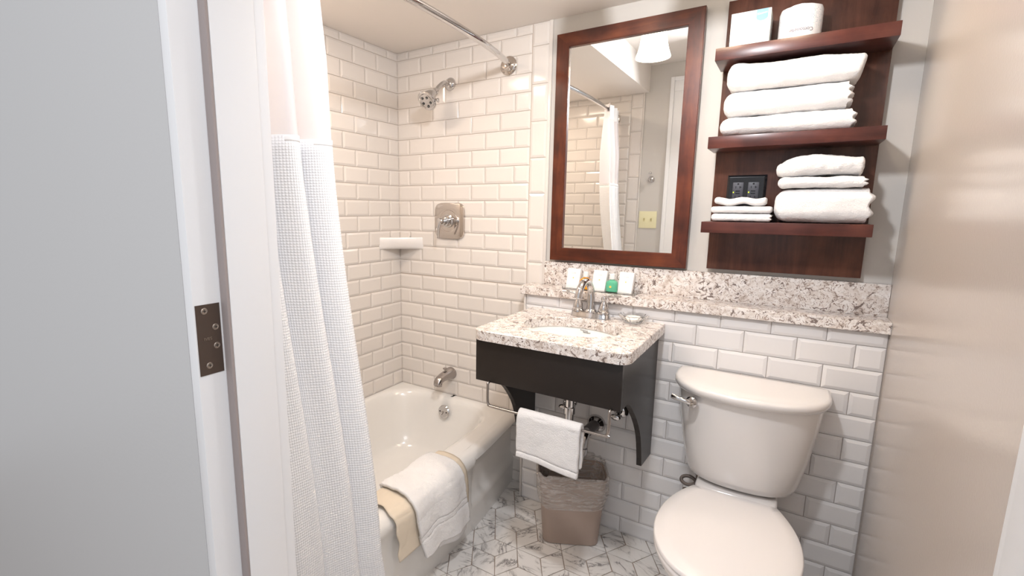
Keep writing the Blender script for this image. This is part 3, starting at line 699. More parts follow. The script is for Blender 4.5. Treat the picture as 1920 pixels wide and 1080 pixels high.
# ================================================================ SOFT THINGS
def soft_block(x0, x1, y0, y1, z0, z1, r, seed, nx=70, ny=26, nz=22, amp=0.003, sag=None, groove=None, rr=0.35):
    """rounded, slightly lumpy folded cloth block"""
    z0 += .0012; z1 -= .0012
    bm = nb(); c = Vector(((x0 + x1) / 2, (y0 + y1) / 2, (z0 + z1) / 2)); h = Vector(((x1 - x0) / 2, (y1 - y0) / 2, (z1 - z0) / 2)); r = min(r, h.x, h.y, h.z) * 0.999
    cache = {}
    def V(i, j, k):
        key = (i, j, k)
        if key in cache: return cache[key]
        p = Vector((-1 + 2 * i / nx, -1 + 2 * j / ny, -1 + 2 * k / nz)); q = Vector((p.x * h.x, p.y * h.y, p.z * h.z))
        inner = Vector((max(-h.x + r, min(h.x - r * rr, q.x)), max(-h.y + r, min(h.y - r, q.y)), max(-h.z + r, min(h.z - r, q.z))))
        d = q - inner
        if d.length > 1e-9:
            dd = Vector((d.x / rr if d.x > 0 else d.x, d.y, d.z)); m = max(abs(dd.x), abs(dd.y), abs(dd.z)); dn = dd.normalized() * m; q = inner + Vector((dn.x * rr if d.x > 0 else dn.x, dn.y, dn.z))
        w_ = q + c
        n = q.copy(); n = Vector((n.x / h.x ** 2, n.y / h.y ** 2, n.z / h.z ** 2)).normalized()
        w_ += n * (amp * fbm(w_ * 1.0 + Vector((seed * 3.1, seed, 0)), 16, 3) + 0.0011 * noise.noise(w_ * 230))
        if groove and q.x > h.x * groove[1]:
            f = (q.x - h.x * groove[1]) / (h.x * (1 - groove[1])); w_.x -= groove[2] * f * (0.5 + 0.5 * math.cos((p.z + 1) * PI * groove[0]))
        if sag: w_ = sag(w_, p)
        cache[key] = bm.verts.new(w_); return cache[key]
    for a, b, f in ((nx, ny, lambda i, j: (i, j, 0)), (nx, ny, lambda i, j: (i, j, nz)), (nx, nz, lambda i, j: (i, 0, j)), (nx, nz, lambda i, j: (i, ny, j)), (ny, nz, lambda i, j: (0, i, j)), (ny, nz, lambda i, j: (nx, i, j))):
        for i in range(a):
            for j in range(b):
                vs = [V(*f(i, j)), V(*f(i + 1, j)), V(*f(i + 1, j + 1)), V(*f(i, j + 1))]
                try: bm.faces.new(vs)
                except ValueError: pass
    return bm
def towel(name, bm, loc, label, group):
    o = obj(name, bm, M_terry, loc=loc, angle=80); tag(o, label, 'towel', group); return o
g1 = 'folded bath towels on the middle shelf'
z = 1.5795
towel('bath_towel', soft_block(1.544, 1.906, -.176, -.034, z, z + .0585, .028, 1, groove=(2, .9, .012)), (1.725, -.1, z), 'white folded bath towel at the bottom of the stack of three on the middle shelf', g1)
towel('bath_towel', soft_block(1.548, 1.893, -.174, -.034, z + .0585, z + .137, .034, 2, groove=(3, .9, .018)), (1.725, -.1, z + .0585), 'white folded bath towel in the middle of the stack of three, ragged right end', g1)
def sg(w_, p):
    w_.x += 0.006 * p.z * max(0, p.x - .5) * 2
    w_.z += -0.006 * (p.z > 0) * p.z * p.x + 0.004 * math.sin(p.x * 5) * max(0, p.z)
    return w_
towel('bath_towel', soft_block(1.553, 1.908, -.178, -.034, z + .137, z + .219, .032, 3, sag=sg), (1.725, -.1, z + .137), 'thick white folded bath towel on top of the stack, just under the top shelf', g1)
g2 = 'folded towels on the bottom shelf'
z = 1.3025
towel('hand_towel', soft_block(1.722, 1.975, -.176, -.034, z, z + .106, .040, 4, groove=(2, .8, .014)), (1.85, -.1, z), 'thickest white rolled towel at the bottom right of the bottom shelf', g2)
towel('hand_towel', soft_block(1.726, 1.952, -.176, -.036, z + .106, z + .141, .016, 5, groove=(2, .85, .010)), (1.84, -.1, z + .106), 'thin white folded towel between the thick one and the loose top one', g2)
def sg2(w_, p):
    w_.z += 0.006 * max(0, p.z) * math.sin(p.x * 4 + 2.2) - 0.002 + 0.002 * math.sin(p.x * 3 + 1)
    if p.x < -0.6: w_.x -= 0.012 * (-p.x - 0.6) * (1 - p.z)
    if p.x < -0.55: w_.y += 0.03 * (-p.x - .55)
    return w_
towel('hand_towel', soft_block(1.722, 1.938, -.176, -.036, z + .145, z + .204, .026, 6, sag=sg2, amp=.005), (1.83, -.1, z + .145), 'loosely folded white towel topping the right-hand stack on the bottom shelf', g2)
g3 = 'washcloths on the bottom shelf'
def wave(a, b): 
    def f(w_, p): w_.z += a * math.sin(p.x * b + 0.8) ; return w_
    return f
towel('washcloth', soft_block(1.544, 1.719, -.176, -.050, z, z + .028, .011, 7, nx=30, amp=.002, groove=(2, .9, .004)), (1.63, -.1, z), 'lowest white folded washcloth in the small stack in front of the outlet', g3)
towel('washcloth', soft_block(1.540, 1.717, -.176, -.050, z + .028, z + .051, .010, 8, nx=30, amp=.002), (1.63, -.1, z + .028), 'middle white folded washcloth in the small stack in front of the outlet', g3)
towel('washcloth', soft_block(1.548, 1.699, -.172, -.055, z + .053, z + .079, .011, 9, nx=30, amp=.002, sag=wave(.0035, 6)), (1.62, -.1, z + .053), 'top wavy white folded washcloth in the small stack in front of the outlet', g3)

# tissue box and roll on the top shelf
t = thing('tissue_box', 'white patterned cube tissue box with blue badge on the top shelf', 'tissue box', (1.605, -.09, 1.8525))
bm = nb(); box(bm, 1.550, 1.660, -.150, -.040, 1.8528, 1.957, .0012); obj('carton', bm, M_tissue, t)
bm = nb(); bp = [(1.620, 1.9568), (1.6515, 1.9568), (1.6515, 1.9335)] + [(1.6358 + 0.0157 * math.cos(a), 1.9335 + 0.010 * math.sin(a)) for a in [-PI * k / 10 for k in range(1, 10)]] + [(1.620, 1.9335)]
prism(bm, bp, 'y', -.1506, -.150); bd = obj('blue_badge', bm, M_bluebadge, t, label='pale blue badge with white lettering')
obj('lettering', plane_text('Kleenex', 0.0085, (1.6358, -.1511, 1.9445), (1, 0, 0.12), (-0.12, 0, 1)), M_paper, bd, smooth=False)
obj('lettering', plane_text('tissues', 0.0072, (1.6358, -.1511, 1.9365), (1, 0, 0.12), (-0.12, 0, 1)), M_paper, bd, smooth=False) if False else None
t = thing('toilet_paper_roll', 'wrapped toilet paper roll standing beside the tissue box, lettering upside down', 'toilet paper', (1.7375, -.105, 1.8525))
bm = nb(); lathe(bm, (1.7375, -.105, 1.8528), (0, 0, 1), [(0, .0545), (.004, .0565), (.085, .0565), (.094, .053), (.097, .046), (.0985, .020), (.096, 0.0)], 48, caps=False)
for v_ in bm.verts:
    if v_.co.z > 1.93: v_.co.z += 0.004 * noise.noise(v_.co * 60)
obj('wrapped_roll', bm, M_roll, t)
bm = nb(); sphere(bm, (1.730, -.105, 1.950), .016, 14, sc=(1.4, .8, .5)); obj('twisted_end', bm, M_paper, t)
tb = text_bm('Cottonelle', 0.0145, 0.0005)
for v_ in tb.verts:
    X, Y, Z_ = -v_.co.x, -v_.co.y, v_.co.z
    a = (X - 0.006) / 0.057 + 0.20; R2 = 0.0568 + abs(Z_)
    # centre of the lettering faces the room, slightly to the left
    v_.co = Vector((1.7375 + R2 * math.sin(a), -.105 - R2 * math.cos(a), 1.8755 + Y))
obj('lettering', tb, M_print, t, smooth=False)

# ================================================================ VANITY
CZ0, CZ1 = 0.881, 0.917
t = thing('vanity', 'dark brown wall-hung vanity base with curved side brackets and towel bar', 'vanity', (1.13, -.34, .73))
bm = nb(); box(bm, .866, 1.3915, -.578, -.560, .727, CZ0 - .0005, .001); obj('front_panel', bm, M_laminate, t)
arch = [(-.560, .727), (-.500, .7265), (-.470, .712), (-.440, .690), (-.406, .661), (-.370, .628), (-.337, .592), (-.312, .560), (-.295, .533), (-.280, .500), (-.269, .468), (-.258, .430), (-.252, .398)]
for (x0, x1) in ((.866, .884), (1.3735, 1.3915)):
    poly = [(-.560, CZ0 - .0005)] + arch + [(YP - .0072, .385), (YP - .0072, CZ0 - .0005)]
    bm = nb(); prism(bm, poly, 'x', x0, x1); obj('side_bracket', bm, M_laminate, t, smooth=False)
bm = nb(); box(bm, .884, 1.3735, -.125, YP - .0072, .800, CZ0 - .0005); obj('rear_rail', bm, M_laminate, t)
bm = nb(); yb = -.592
tube(bm, catmull([(.925, -.573, .731), (.925, -.590, .728), (.925, yb, .715), (.925, yb, .665), (.930, yb, .650), (.945, yb, .6445), (1.10, yb, .6445), (1.345, yb, .6445), (1.358, yb, .650), (1.363, yb, .665), (1.363, yb, .715), (1.363, -.590, .728), (1.363, -.573, .731)], 6), .0047, 12)
obj('towel_bar', bm, M_satin, t, label='bent metal towel bar')
# countertop with oval cut-out
t = thing('vanity_countertop', 'speckled quartz vanity top with rounded front corners and oval sink', 'countertop', (1.134, -.345, CZ0))
def outline(k, n, z, ins=0.0):
    a = 2 * PI * k / n; x0, x1, y0, y1, r = .857 + ins, 1.412 - ins, -.596 + ins, YP - .0075, .042
    cx, cy = SX, SY; dx, dy = math.cos(a), math.sin(a); tmin = 9
    if dx > 1e-6: tmin = min(tmin, (x1 - cx) / dx)
    if dx < -1e-6: tmin = min(tmin, (x0 - cx) / dx)
    if dy > 1e-6: tmin = min(tmin, (y1 - cy) / dy)
    if dy < -1e-6: tmin = min(tmin, (y0 - cy) / dy)
    p = Vector((cx + dx * tmin, cy + dy * tmin, z))
    for ccx, sgn in ((x0 + r, -1), (x1 - r, 1)):
        ccy = y0 + r
        if (p.x - ccx) * sgn > 0 and p.y < ccy:
            oc = Vector((cx - ccx, cy - ccy)); b_ = oc.x * dx + oc.y * dy; c_ = oc.length_squared - r * r; t_ = -b_ + math.sqrt(max(0, b_ * b_ - c_)); p = Vector((cx + dx * t_, cy + dy * t_, z))
    return p
SX, SY, SA, SB = 1.135, -.352, .181, .137
n = 240
def ell(z, s=1.0, d=0.0): return [Vector((SX + (SA * s + d) * math.cos(2 * PI * k / n), SY + (SB * s + d) * math.sin(2 * PI * k / n), z)) for k in range(n)]
bm = nb()
loft(bm, [ell(CZ0), ell(CZ1 - .002), ell(CZ1, d=.002), [outline(k, n, CZ1, .002) for k in range(n)], [outline(k, n, CZ1 - .002) for k in range(n)], [outline(k, n, CZ0) for k in range(n)], ell(CZ0)], cap0=False, cap1=False)
bmesh.ops.remove_doubles(bm, verts=bm.verts, dist=1e-6)
obj('slab', bm, M_quartz, t, angle=40)
bm = nb()
loft(bm, [ell(CZ0 - .001, d=.014), ell(CZ0 - .001, d=.004), ell(CZ0 - .014, d=-.001), ell(CZ0 - .05, .95), ell(CZ0 - .09, .84), ell(CZ0 - .12, .62), ell(CZ0 - .135, .35), ell(CZ0 - .138, .12)], cap0=False)
loft(bm, [ell(CZ0 - .001, d=.014), ell(CZ0 - .05, 1.0, d=.006), ell(CZ0 - .10, .84, d=.008), ell(CZ0 - .145, .4), ell(CZ0 - .15, .12)], cap0=False)
bs = obj('sink_basin', bm, M_sink, t, label='white oval undermount basin')
bm = nb(); lathe(bm, (SX, SY, CZ0 - .1385), (0, 0, 1), [(0, .028), (.003, .028), (.004, .022), (.002, .018), (.006, .004)], 28); obj('drain', bm, M_chrome, bs)
# maker's mark on the far inner wall of the basin
nrm = Vector((0, -.94, .34)).normalized(); 
for i_, (tx, mx_, mz_) in enumerate((('American', 1.135, .8735), ('Standard', 1.146, .8665))):
    obj('maker_mark', plane_text(tx, 0.0082, (mx_, -.2185 + (.8735 - mz_) * -.05, mz_), (1, 0.0, -0.06), (0.06, .15, 1)), M_blackprint, bs, smooth=False)

# faucet
t = thing('faucet', 'polished chrome two-handle faucet with gooseneck spout behind the oval sink', 'faucet', (1.138, -.165, CZ1))
FY = -.163
bm = nb(); 
def sup(hx, hy, z, cx=1.138, cy=FY, e=2.6, n=48): return [Vector((cx + hx * math.copysign(abs(math.cos(2 * PI * k / n)) ** (2 / e), math.cos(2 * PI * k / n)), cy + hy * math.copysign(abs(math.sin(2 * PI * k / n)) ** (2 / e), math.sin(2 * PI * k / n)), z)) for k in range(n)]
loft(bm, [sup(.081, .028, CZ1 + .0003), sup(.081, .028, CZ1 + .004), sup(.078, .0255, CZ1 + .008), sup(.076, .024, CZ1 + .018), sup(.073, .021, CZ1 + .023), sup(.06, .012, CZ1 + .0245)]); obj('base_plate', bm, M_chrome, t)
bm = nb(); sp = catmull([(1.138, FY, CZ1 + .020), (1.138, FY + .002, CZ1 + .070), (1.136, FY - .002, CZ1 + .112), (1.132, FY - .025, CZ1 + .142), (1.128, FY - .058, CZ1 + .146), (1.124, FY - .086, CZ1 + .124), (1.122, FY - .096, CZ1 + .096)], 7)
tube(bm, sp, [.0175, .0150, .0135, .0130, .0135, .0140, .0150], 22); lathe(bm, (1.138, FY, CZ1 + .022), (0, 0, 1), [(0, .024), (.006, .023), (.012, .018)], 28); obj('spout', bm, M_chrome, t)
bm = nb(); e_ = Vector(sp[-1]); lathe(bm, e_ + Vector((0, .0005, .004)), (-.02, -.25, -1), [(0, .0155), (.012, .0155), (.014, .012), (.008, .010)], 24, caps=False); obj('aerator', bm, M_chrome, t)
for s_, lvr in ((-1, 'L'), (1, 'R')):
    cx = 1.138 + s_ * .0525
    bm = nb(); lathe(bm, (cx, FY, CZ1 + .020), (0, 0, 1), [(0, .0245), (.006, .0240), (.010, .0195), (.014, .0205), (.024, .0195), (.036, .0150), (.046, .0095), (.052, .0085), (.056, .0110), (.062, .0115), (.068, .0085), (.070, .0)], 30, caps=False); hv = obj('valve_body', bm, M_chrome, t)
    bm = nb(); tube(bm, catmull([(cx, FY, CZ1 + .084), (cx + s_ * .018, FY - .002, CZ1 + .0905), (cx + s_ * .040, FY - .004, CZ1 + .095), (cx + s_ * .066, FY - .005, CZ1 + .0945)], 6), [.0060, .0052, .0072, .0060], 14, flat=0.8)
    obj('lever', bm, M_chrome, hv)

# soap dish
t = thing('soap_dish', 'small clear cut-glass dish on the vanity top beside the faucet', 'dish', (1.305, -.160, CZ1))
bm = nb(); prf = [(.0003, .024), (.0003, .030), (.006, .034), (.018, .046), (.030, .056), (.031, .053), (.020, .043), (.009, .030), (.006, .0)]
lathe(bm, (1.305, -.160, CZ1), (0, 0, 1), prf, 40, caps=False)
for v_ in bm.verts:
    d = v_.co - Vector((1.305, -.160, v_.co.z)); a = math.atan2(d.y, d.x)
    if v_.co.z > CZ1 + .005 and d.length > 0.03: v_.co += d.normalized() * .0022 * math.cos(a * 20) * min(1, (v_.co.z - CZ1) / .02)
bmesh.ops.contextual_create(bm, geom=[]) if False else None
obj('glass_bowl', bm, M_glass, t)
bm = nb(); lathe(bm, (1.305, -.160, CZ1 + .0075), (0, 0, 1), [(0, .022), (.002, .027), (.010, .0285), (.015, .026), (.016, 0)], 32, caps=False, sx=1.15); o = obj('soap_bar', bm, M_soap, loc=(1.305, -.160, CZ1 + .0075)); tag(o, 'white round soap bar lying in the glass dish', 'soap')

# amenity tray with boxes and bottles
LZ = 1.0085
bm = nb(); box(bm, .986, 1.288, -.094, -.024, LZ + .0002, LZ + .0025)
box(bm, .986, 1.288, -.094, -.0925, LZ + .0025, LZ + .016); box(bm, .986, .9875, -.0925, -.024, LZ + .0025, LZ + .010); box(bm, 1.2865, 1.288, -.0925, -.024, LZ + .0025, LZ + .010)
o = obj('amenity_tray', bm, M_acrylic, loc=(1.137, -.06, LZ), smooth=False); tag(o, 'shallow clear acrylic tray on the ledge holding soaps and bottles', 'tray')
lab = ('leftmost upright white soap box on the ledge, catching glare', 'middle upright white soap box, between the orange and green bottles', 'rightmost upright white soap box, right of the green bottle')
for k, cx in enumerate((1.019, 1.132, 1.240)):
    t = thing('soap_box', lab[k], 'soap box', (cx, -.05, LZ + .0028), 'white soap boxes on the ledge')
    ang = math.radians(15); M_ = Matrix.Translation((cx, -.070, LZ + .0028)) @ Matrix.Rotation(math.radians(-4), 4, 'Z') @ Matrix.Rotation(-ang, 4, 'X')
    bm = nb(); box(bm, -.0285, .0285, 0, .019, 0, .084, .0008); xform(bm, M_); obj('carton', bm, M_paper, t)
    bm = nb()
    for j in range(5): 
        a = 2 * PI * j / 5 + PI / 2; prism(bm, [(.0045 * math.cos(a), .044 + .0045 * math.sin(a)), (.0018 * math.cos(a + .6), .044 + .0018 * math.sin(a + .6)), (0, .044), (.0018 * math.cos(a - .6), .044 + .0018 * math.sin(a - .6))], 'y', -.0004, 0.0)
    xform(bm, M_); obj('gold_emblem', bm, M_gold, t, smooth=False, label='small gold star emblem')
    bm = text_bm('CURÉ', .0085, .0002); xform(bm, M_ @ Matrix.Translation((0, -.0004, .064)) @ Matrix.Rotation(PI / 2, 4, 'X')); obj('lettering', bm, M_greyprint, t, smooth=False)
for nm, cx, cy, mm, lb in (('shampoo_bottle', 1.076, -.062, M_orange, 'small bottle of orange liquid with white cap behind the faucet'), ('lotion_bottle', 1.188, -.066, M_green, 'small bottle of green liquid with white cap between two soap boxes')):
    t = thing(nm, lb, 'bottle', (cx, cy, LZ + .0028))
    def ov_(hx, hy, z): return sup(hx, hy, LZ + .0028 + z, cx, cy, 3.2)
    bm = nb(); loft(bm, [ov_(.020, .012, 0), ov_(.0225, .0145, .002), ov_(.0225, .0145, .034), ov_(.0205, .013, .041), ov_(.012, .010, .046), ov_(.0085, .0085, .048), ov_(.0085, .0085, .0505)]); obj('bottle_body', bm, mm, t)
    bm = nb(); lathe(bm, (cx - .002, cy - .0148, LZ + .024), (0, -1, 0), [(-.002, .005), (.0004, .005)], 8); obj('gold_emblem', bm, M_gold, t, smooth=False)
    bm = nb(); lathe(bm, (cx, cy, LZ + .0028 + .0506), (0, 0, 1), [(0, .0105), (.002, .0112), (.021, .0105), (.0225, .0085), (.0226, 0)], 28, caps=False); obj('cap', bm, M_cap, t)

# hand towel over the bar
t = None
bm = nb()
def f_ht(u, v):
    x = 1.055 + .222 * u; r = .0138
    L0 = .150; L1 = .140; tot = L0 + PI * r + L1; s = v * tot
    ba = .0025 * fbm((u * 2.5, v * 3, 4), 1.5)
    if s < L0: y = yb - r - .010 * (1 - s / L0) * (0.3 + .7 * u) ; z_ = .6445 - (L0 - s) - .010 * (1 - s / L0) * (u - .5)
    elif s < L0 + PI * r: a = (s - L0) / r; y = yb - r * math.cos(a); z_ = .6445 + r * math.sin(a)
    else: q = (s - L0 - PI * r); y = yb + r + .003; z_ = .6445 - q
    y -= ba if s < L0 else -ba
    y -= .004 * math.exp(-((v - .06) / .012) ** 2) * -1
    return Vector((x + .001 * math.sin(v * 30), y, z_ + .003 * math.sin(u * 5) * (v < .45)))
grid(bm, f_ht, 46, 90)
o = obj('hand_towel', bm, M_terry, loc=(1.166, yb, .50), angle=80); solidify(o, .016, 0.0)
tag(o, 'white hand towel hanging over the metal bar below the vanity', 'towel')

# ================================================================ PIPES UNDER THE SINK
t = thing('drain_trap', 'chrome sink drain pipe and trap under the vanity', 'pipe', (1.135, -.25, .30))
bm = nb(); tube(bm, [(1.135, -.335, .7305), (1.135, -.335, .44)], .0165, 20); tube(bm, [(1.135, -.335, .60), (1.135, -.335, .575)], .021, 20); obj('tailpiece', bm, M_chrome, t)
bm = nb(); tube(bm, catmull([(1.135, -.335, .45), (1.137, -.335, .395), (1.142, -.315, .355), (1.150, -.285, .350), (1.157, -.262, .375), (1.160, -.255, .420), (1.162, -.240, .450), (1.165, -.205, .462)], 6), .0185, 20)
lathe(bm, (1.135, -.335, .44), (0, 0, -1), [(-.012, .019), (-.010, .024), (.012, .024), (.014, .019)], 24); lathe(bm, (1.159, -.257, .395), (.1, .2, 1), [(-.012, .019), (-.010, .024), (.012, .024), (.014, .019)], 24); obj('p_trap', bm, M_chrome, t)
bm = nb(); tube(bm, [(1.165, -.215, .461), (1.168, YP - .008, .455)], .0215, 20); obj('wall_tube', bm, M_darkmetal, t, label='dark wall tube')
bm = nb(); lathe(bm, (1.168, YP - .0065, .455), (0, -1, 0), [(0, .040), (.005, .040), (.016, .033), (.024, .023)], 32); obj('escutcheon', bm, M_chrome, t)
for k, (sx_, sz, lb) in enumerate(((1.050, .527, 'left chrome supply valve under the vanity'), (1.268, .537, 'right chrome supply valve with dark hose under the vanity'))):
    t = thing('stop_valve', lb, 'valve', (sx_, YP, sz))
    bm = nb(); lathe(bm, (sx_, YP - .0065, sz), (0, -1, 0), [(0, .030), (.004, .030), (.012, .023), (.016, .010)], 28); obj('escutcheon', bm, M_chrome, t)
    bm = nb(); tube(bm, [(sx_, YP - .012, sz), (sx_, YP - .075, sz)], .0085, 14); tube(bm, [(sx_, YP - .060, sz - .012), (sx_, YP - .060, sz + .022)], .011, 14); obj('valve_stem', bm, M_chrome, t)
    bm = nb(); lathe(bm, (sx_, YP - .075, sz), (0, -1, 0), [(0, .008), (.004, .008)], 16); sphere(bm, (sx_, YP - .086, sz), .016, 16, sc=(1.25, .45, .8)); obj('valve_knob', bm, M_chrome, t)
    dx = 1.135 + (.05 if k else -.05)
    bm = nb(); tube(bm, catmull([(sx_, YP - .060, sz + .02), (sx_, YP - .062, sz + .07), ((sx_ + dx) / 2, YP - .08, .80), (dx, FY + .03, .872)], 8), .0055, 10); obj('supply_hose', bm, M_hose, t)

# ================================================================ WASTE BIN
bc = Vector((1.118, -.238)); br = math.radians(27)
def brr(hw_, hd_, r, z, n=10):
    out = []
    for p in rrect(-hw_, hw_, -hd_, hd_, r, z, n):
        out.append(Vector((bc.x + p.x * math.cos(br) - p.y * math.sin(br), bc.y + p.x * math.sin(br) + p.y * math.cos(br), z)))
    return out
t = thing('waste_bin', 'taupe plastic waste bin on the marble floor below the vanity', 'bin', (bc.x, bc.y, 0))
BT = .292
bm = nb(); loft(bm, [brr(.106, .066, .030, .0005), brr(.111, .070, .034, .004), brr(.132, .083, .042, BT - .012), brr(.136, .087, .044, BT - .010), brr(.136, .087, .044, BT), brr(.132, .083, .041, BT), brr(.103, .064, .032, .010)]); obj('bin_body', bm, M_bin, t)
bm = nb(); NB = 160
def f_bag(u, v):
    a_in = .30; # v: 0 inside low -> rim -> outside bottom
    if v < a_in: f = v / a_in; z_ = .215 + (BT + .006 - .215) * f; sc_ = -0.003 - .010 * (1 - f)
    elif v < .42: f = (v - a_in) / (.42 - a_in); z_ = BT + .006 + .006 * math.sin(f * PI); sc_ = -0.003 + f * .010
    else: f = (v - .42) / .58; z_ = BT + .004 - f * .135; sc_ = .007 + .006 * math.sin(f * PI) ** 2 - .004 * f
    ring_f = z_ / BT; hw_ = .107 + .029 * ring_f; hd_ = .067 + .020 * ring_f
    p = brr(hw_ + sc_, hd_ + sc_, .044, z_, 10); m = len(p); q = u * m; i = int(q) % m; fr_ = q - int(q); pt = p[i].lerp(p[(i + 1) % m], fr_)
    d = Vector((pt.x - bc.x, pt.y - bc.y, 0)).normalized()
    wr = .0030 * noise.noise(Vector((math.cos(u * 6.28) * 2.2, math.sin(u * 6.28) * 2.2, z_ * 75 + 3 * math.sin(u * 12))))
    pt = pt + d * (wr + (.004 * abs(math.sin(u * 41)) if v < a_in else 0))
    pt.z += .005 * math.sin(u * 25) * (v > .9) + .012 * noise.noise(Vector((math.cos(u * 6.28) * 3, math.sin(u * 6.28) * 3, 2))) * (v < .45)
    if .3 < v < .55 and math.sin(u * 6.28 + 0.2) > .5: pt.z += .028 * (math.sin(u * 6.28 + .2) - .5) * (1 + .6 * math.sin(u * 60)) * math.exp(-((v - .38) / .09) ** 2)
    return pt
grid(bm, f_bag, NB, 60, closed_u=True); o = obj('bin_liner', bm, M_film, t, angle=70, label='clear plastic bin liner folded over the rim')

# ================================================================ TOILET
t = thing('toilet', 'white two-piece toilet with closed lid beside the vanity', 'toilet', (1.703, -.40, 0))
TCX = 1.705
def tank_ring(hw_, yb_, yside, yfront, z, n=48, e=2.3, rb=.02):
    pts = []
    # back edge left -> right, then around the front right -> left
    pts.append(Vector((TCX - hw_ + rb, yb_, z))); 
    for k in range(1, 8): pts.append(Vector((TCX - hw_ + rb + (2 * hw_ - 2 * rb) * k / 8, yb_, z)))
    pts.append(Vector((TCX + hw_ - rb, yb_, z)))
    for k in range(1, 6):
        a = PI / 2 - PI / 2 * k / 6; pts.append(Vector((TCX + hw_ - rb + rb * math.cos(a), yb_ - rb + rb * math.sin(a), z)))
    for k in range(n + 1):
        a = -PI * k / n; c, s_ = math.cos(a), math.sin(a)
        pts.append(Vector((TCX + hw_ * math.copysign(abs(c) ** (2 / e), c), yside + (yside - yfront) * -abs(s_) ** (2 / e), z)))
    for k in range(1, 6):
        a = PI - PI / 2 * k / 6; pts.append(Vector((TCX - hw_ + rb + rb * math.cos(a), yb_ - rb + rb * math.sin(a), z)))
    return pts
YB = YP - .012
bm = nb()
loft(bm, [tank_ring(.115, YB - .01, -.19, -.250, .4200), tank_ring(.143, YB - .005, -.19, -.280, .4225), tank_ring(.162, YB - .002, -.185, -.302, .434), tank_ring(.172, YB, -.185, -.312, .458), tank_ring(.190, YB, -.185, -.328, .55), tank_ring(.205, YB, -.185, -.340, .66), tank_ring(.213, YB, -.185, -.346, .737)])
obj('tank', bm, M_porc, t, angle=50)
bm = nb()
loft(bm, [tank_ring(.216, YB + .000, -.185, -.352, .7372, rb=.02), tank_ring(.222, YB + .002, -.185, -.362, .741), tank_ring(.228, YB + .003, -.185, -.371, .753), tank_ring(.228, YB + .003, -.185, -.372, .762), tank_ring(.225, YB + .001, -.185, -.368, .769), tank_ring(.217, YB - .003, -.185, -.358, .7725), tank_ring(.18, YB - .02, -.185, -.31, .7735), tank_ring(.05, YB - .06, -.20, -.24, .774)])
obj('tank_lid', bm, M_porc, t, angle=50)
bm = nb(); hc = Vector((1.556, -.333, .716)); hn = Vector((-.35, -1, .05)).normalized()
lathe(bm, hc, hn, [(-.004, .0185), (.006, .0185), (.009, .015), (.016, .013), (.0165, 0)], 28, caps=False)
ha = hc + hn * .012; tube(bm, catmull([ha, ha + Vector((-.018, -.004, .004)), ha + Vector((-.042, -.003, .008)), ha + Vector((-.058, .002, .010))], 6), [.0065, .0055, .0065, .0060], 12, flat=1.3); obj('flush_handle', bm, M_chrome, t)
BX = 1.702
def bowl_ring(hw_, yr, yw, yf, z, n=44, er=4.0, bh=None):
    """egg shape: rear straight edge at yr (half width bh), widest hw at yw, front at yf"""
    pts = []; bh = bh if bh is not None else hw_ * .66
    for k in range(n + 1):
        a = PI * k / n; c, s_ = math.cos(a), math.sin(a)
        pts.append(Vector((BX + hw_ * math.copysign(abs(c) ** .92, c), yw - (yw - yf) * s_ ** 1.0 * 1.0, z)))
    m = 14
    for k in range(1, m + 1):
        f = k / m; a = f * PI / 2; x = hw_ - (hw_ - bh) * f ** 2.2; pts.append(Vector((BX - x, yw + (yr - yw) * f, z)))
    for k in range(1, m):
        f = k / m; pts.append(Vector((BX - bh + 2 * bh * f, yr, z)))
    for k in range(m, 0, -1):
        f = k / m; a = f * PI / 2; x = hw_ - (hw_ - bh) * f ** 2.2; pts.append(Vector((BX + x, yw + (yr - yw) * f, z)))
    return pts
bm = nb()
loft(bm, [bowl_ring(.105, -.17, -.38, -.62, .0005, bh=.10), bowl_ring(.104, -.17, -.38, -.62, .03, bh=.10), bowl_ring(.098, -.19, -.40, -.60, .10, bh=.09), bowl_ring(.105, -.20, -.43, -.62, .19, bh=.09), bowl_ring(.140, -.22, -.49, -.70, .28, bh=.10), bowl_ring(.170, -.24, -.54, -.765, .345, bh=.12), bowl_ring(.180, -.26, -.555, -.785, .372, bh=.125), bowl_ring(.180, -.26, -.555, -.785, .386, bh=.125)])
R_ = []
for (z_, i_) in ((.20, .03), (.33, .01), (.375, 0), (.414, .0), (.4195, .005)): R_.append(rrect(BX - .120 + i_, BX + .120 - i_, -.312 + i_, -.135 - i_, .022, z_, 6))
loft(bm, R_)
obj('bowl', bm, M_porc, t, angle=50)
bm = nb(); loft(bm, [bowl_ring(.183, -.325, -.557, -.790, .3865, bh=.115), bowl_ring(.187, -.325, -.557, -.794, .391, bh=.118), bowl_ring(.187, -.325, -.557, -.794, .401, bh=.118), bowl_ring(.184, -.325, -.557, -.791, .405, bh=.116)]); obj('seat', bm, M_plastic_seat, t, angle=50)
bm = nb(); loft(bm, [bowl_ring(.183, -.322, -.557, -.789, .4062, bh=.118), bowl_ring(.188, -.320, -.557, -.795, .410, bh=.122), bowl_ring(.188, -.320, -.557, -.795, .419, bh=.122), bowl_ring(.184, -.323, -.557, -.791, .4235, bh=.120), bowl_ring(.150, -.345, -.555, -.75, .4255, bh=.10), bowl_ring(.06, -.45, -.55, -.62, .4265, bh=.04)]); obj('lid', bm, M_plastic_seat, t, angle=50)
bm = nb(); hp = [(1.577, -.200, .428), (1.578, -.200, .398)]
for k in range(30):
    a = 2 * PI * k / 22 ; hp.append((1.551 + .026 * math.cos(a), -.205 - .016 * math.sin(a), .380 - .013 * math.sin(a) - .0009 * k))
hp += [(1.535, -.19, .30), (1.530, YP - .03, .20), (1.530, YP - .02, .18)]
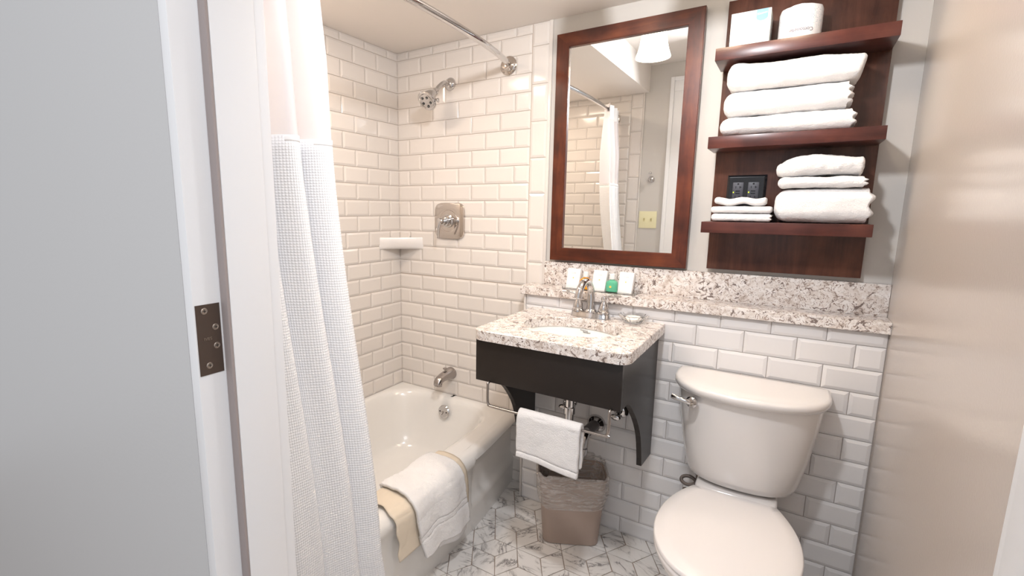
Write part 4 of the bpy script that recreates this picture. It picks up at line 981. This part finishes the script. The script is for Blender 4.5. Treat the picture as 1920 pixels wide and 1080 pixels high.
tube(bm, catmull(hp, 2), .0062, 10); lathe(bm, (1.577, -.200, .402), (0, 0, 1), [(0, .010), (.022, .011)], 16); obj('supply_line', bm, M_hose, t, label='dark coiled supply line')

# ================================================================ LIGHT FIXTURE (seen in the mirror)
t = thing('ceiling_lamp', 'ceiling lamp with glowing white bell shades, one of them seen in the mirror', 'lamp', (1.44, -.47, ZH))
bm = nb(); lathe(bm, (1.44, -.47, ZH), (0, 0, -1), [(0, .06), (.010, .06), (.018, .045), (.022, .012)], 32); tube(bm, [(1.44, -.47, ZH - .02), (1.44, -.47, ZH - .11)], .008, 12); obj('canopy', bm, M_satin, t)
bm = nb(); tube(bm, catmull([(1.169, -.47, ZH - .11), (1.169, -.47, ZH - .085), (1.20, -.47, ZH - .075), (1.69, -.47, ZH - .075), (1.711, -.47, ZH - .085), (1.711, -.47, ZH - .11)], 6), .008, 12); obj('arm_bar', bm, M_satin, t)
for cx in (1.169, 1.440, 1.711):
    bm = nb(); sb = 2.0235
    lathe(bm, (cx, -.47, sb), (0, 0, 1), [(.0, .0765), (.004, .0760), (.03, .067), (.06, .0595), (.10, .0540), (.135, .050), (.145, .040), (.150, .018)], 40, caps=False); o = obj('bell_shade', bm, M_shade, t); solidify(o, .003, -1)
    lamp('bulb_light', 'POINT', (cx, -.47, sb + .045), 2.1, (1.0, 0.80, 0.60), 0.028)

# ================================================================ THINGS SEEN IN THE MIRROR ON THE FRONT WALL
t = thing('robe_hook', 'chrome robe hook on the grey wall, seen in the mirror', 'hook', (0.934, YF, 1.548))
bm = nb(); lathe(bm, (.934, YF + .0005, 1.545), (0, 1, 0), [(0, .022), (.004, .022), (.010, .016), (.014, .010)], 28); obj('rosette', bm, M_chrome, t)
bm = nb(); tube(bm, catmull([(.934, YF + .010, 1.545), (.934, YF + .035, 1.548), (.934, YF + .045, 1.565), (.934, YF + .042, 1.580)], 5), .0055, 12); sphere(bm, (.934, YF + .042, 1.584), .010, 14); tube(bm, catmull([(.934, YF + .012, 1.540), (.934, YF + .035, 1.530), (.934, YF + .040, 1.540)], 5), .0045, 12); obj('hook_arm', bm, M_chrome, t)
t = thing('light_switch', 'ivory double light switch plate on the grey wall, seen in the mirror', 'light switch', (0.927, YF, 1.272))
bm = nb(); box(bm, .868, .986, YF + .0005, YF + .006, 1.214, 1.330, .002); pl = obj('switch_plate', bm, M_ivory, t)
for cx in (.9035, .9505):
    bm = nb(); box(bm, cx - .005, cx + .005, YF + .006, YF + .0075, 1.260, 1.284); prism(bm, [(YF + .0075, 1.270), (YF + .017, 1.277), (YF + .017, 1.283), (YF + .0075, 1.280)], 'x', cx - .0035, cx + .0035); obj('toggle', bm, mat('toggle_ivory', (.62, .56, .30), .35), t)
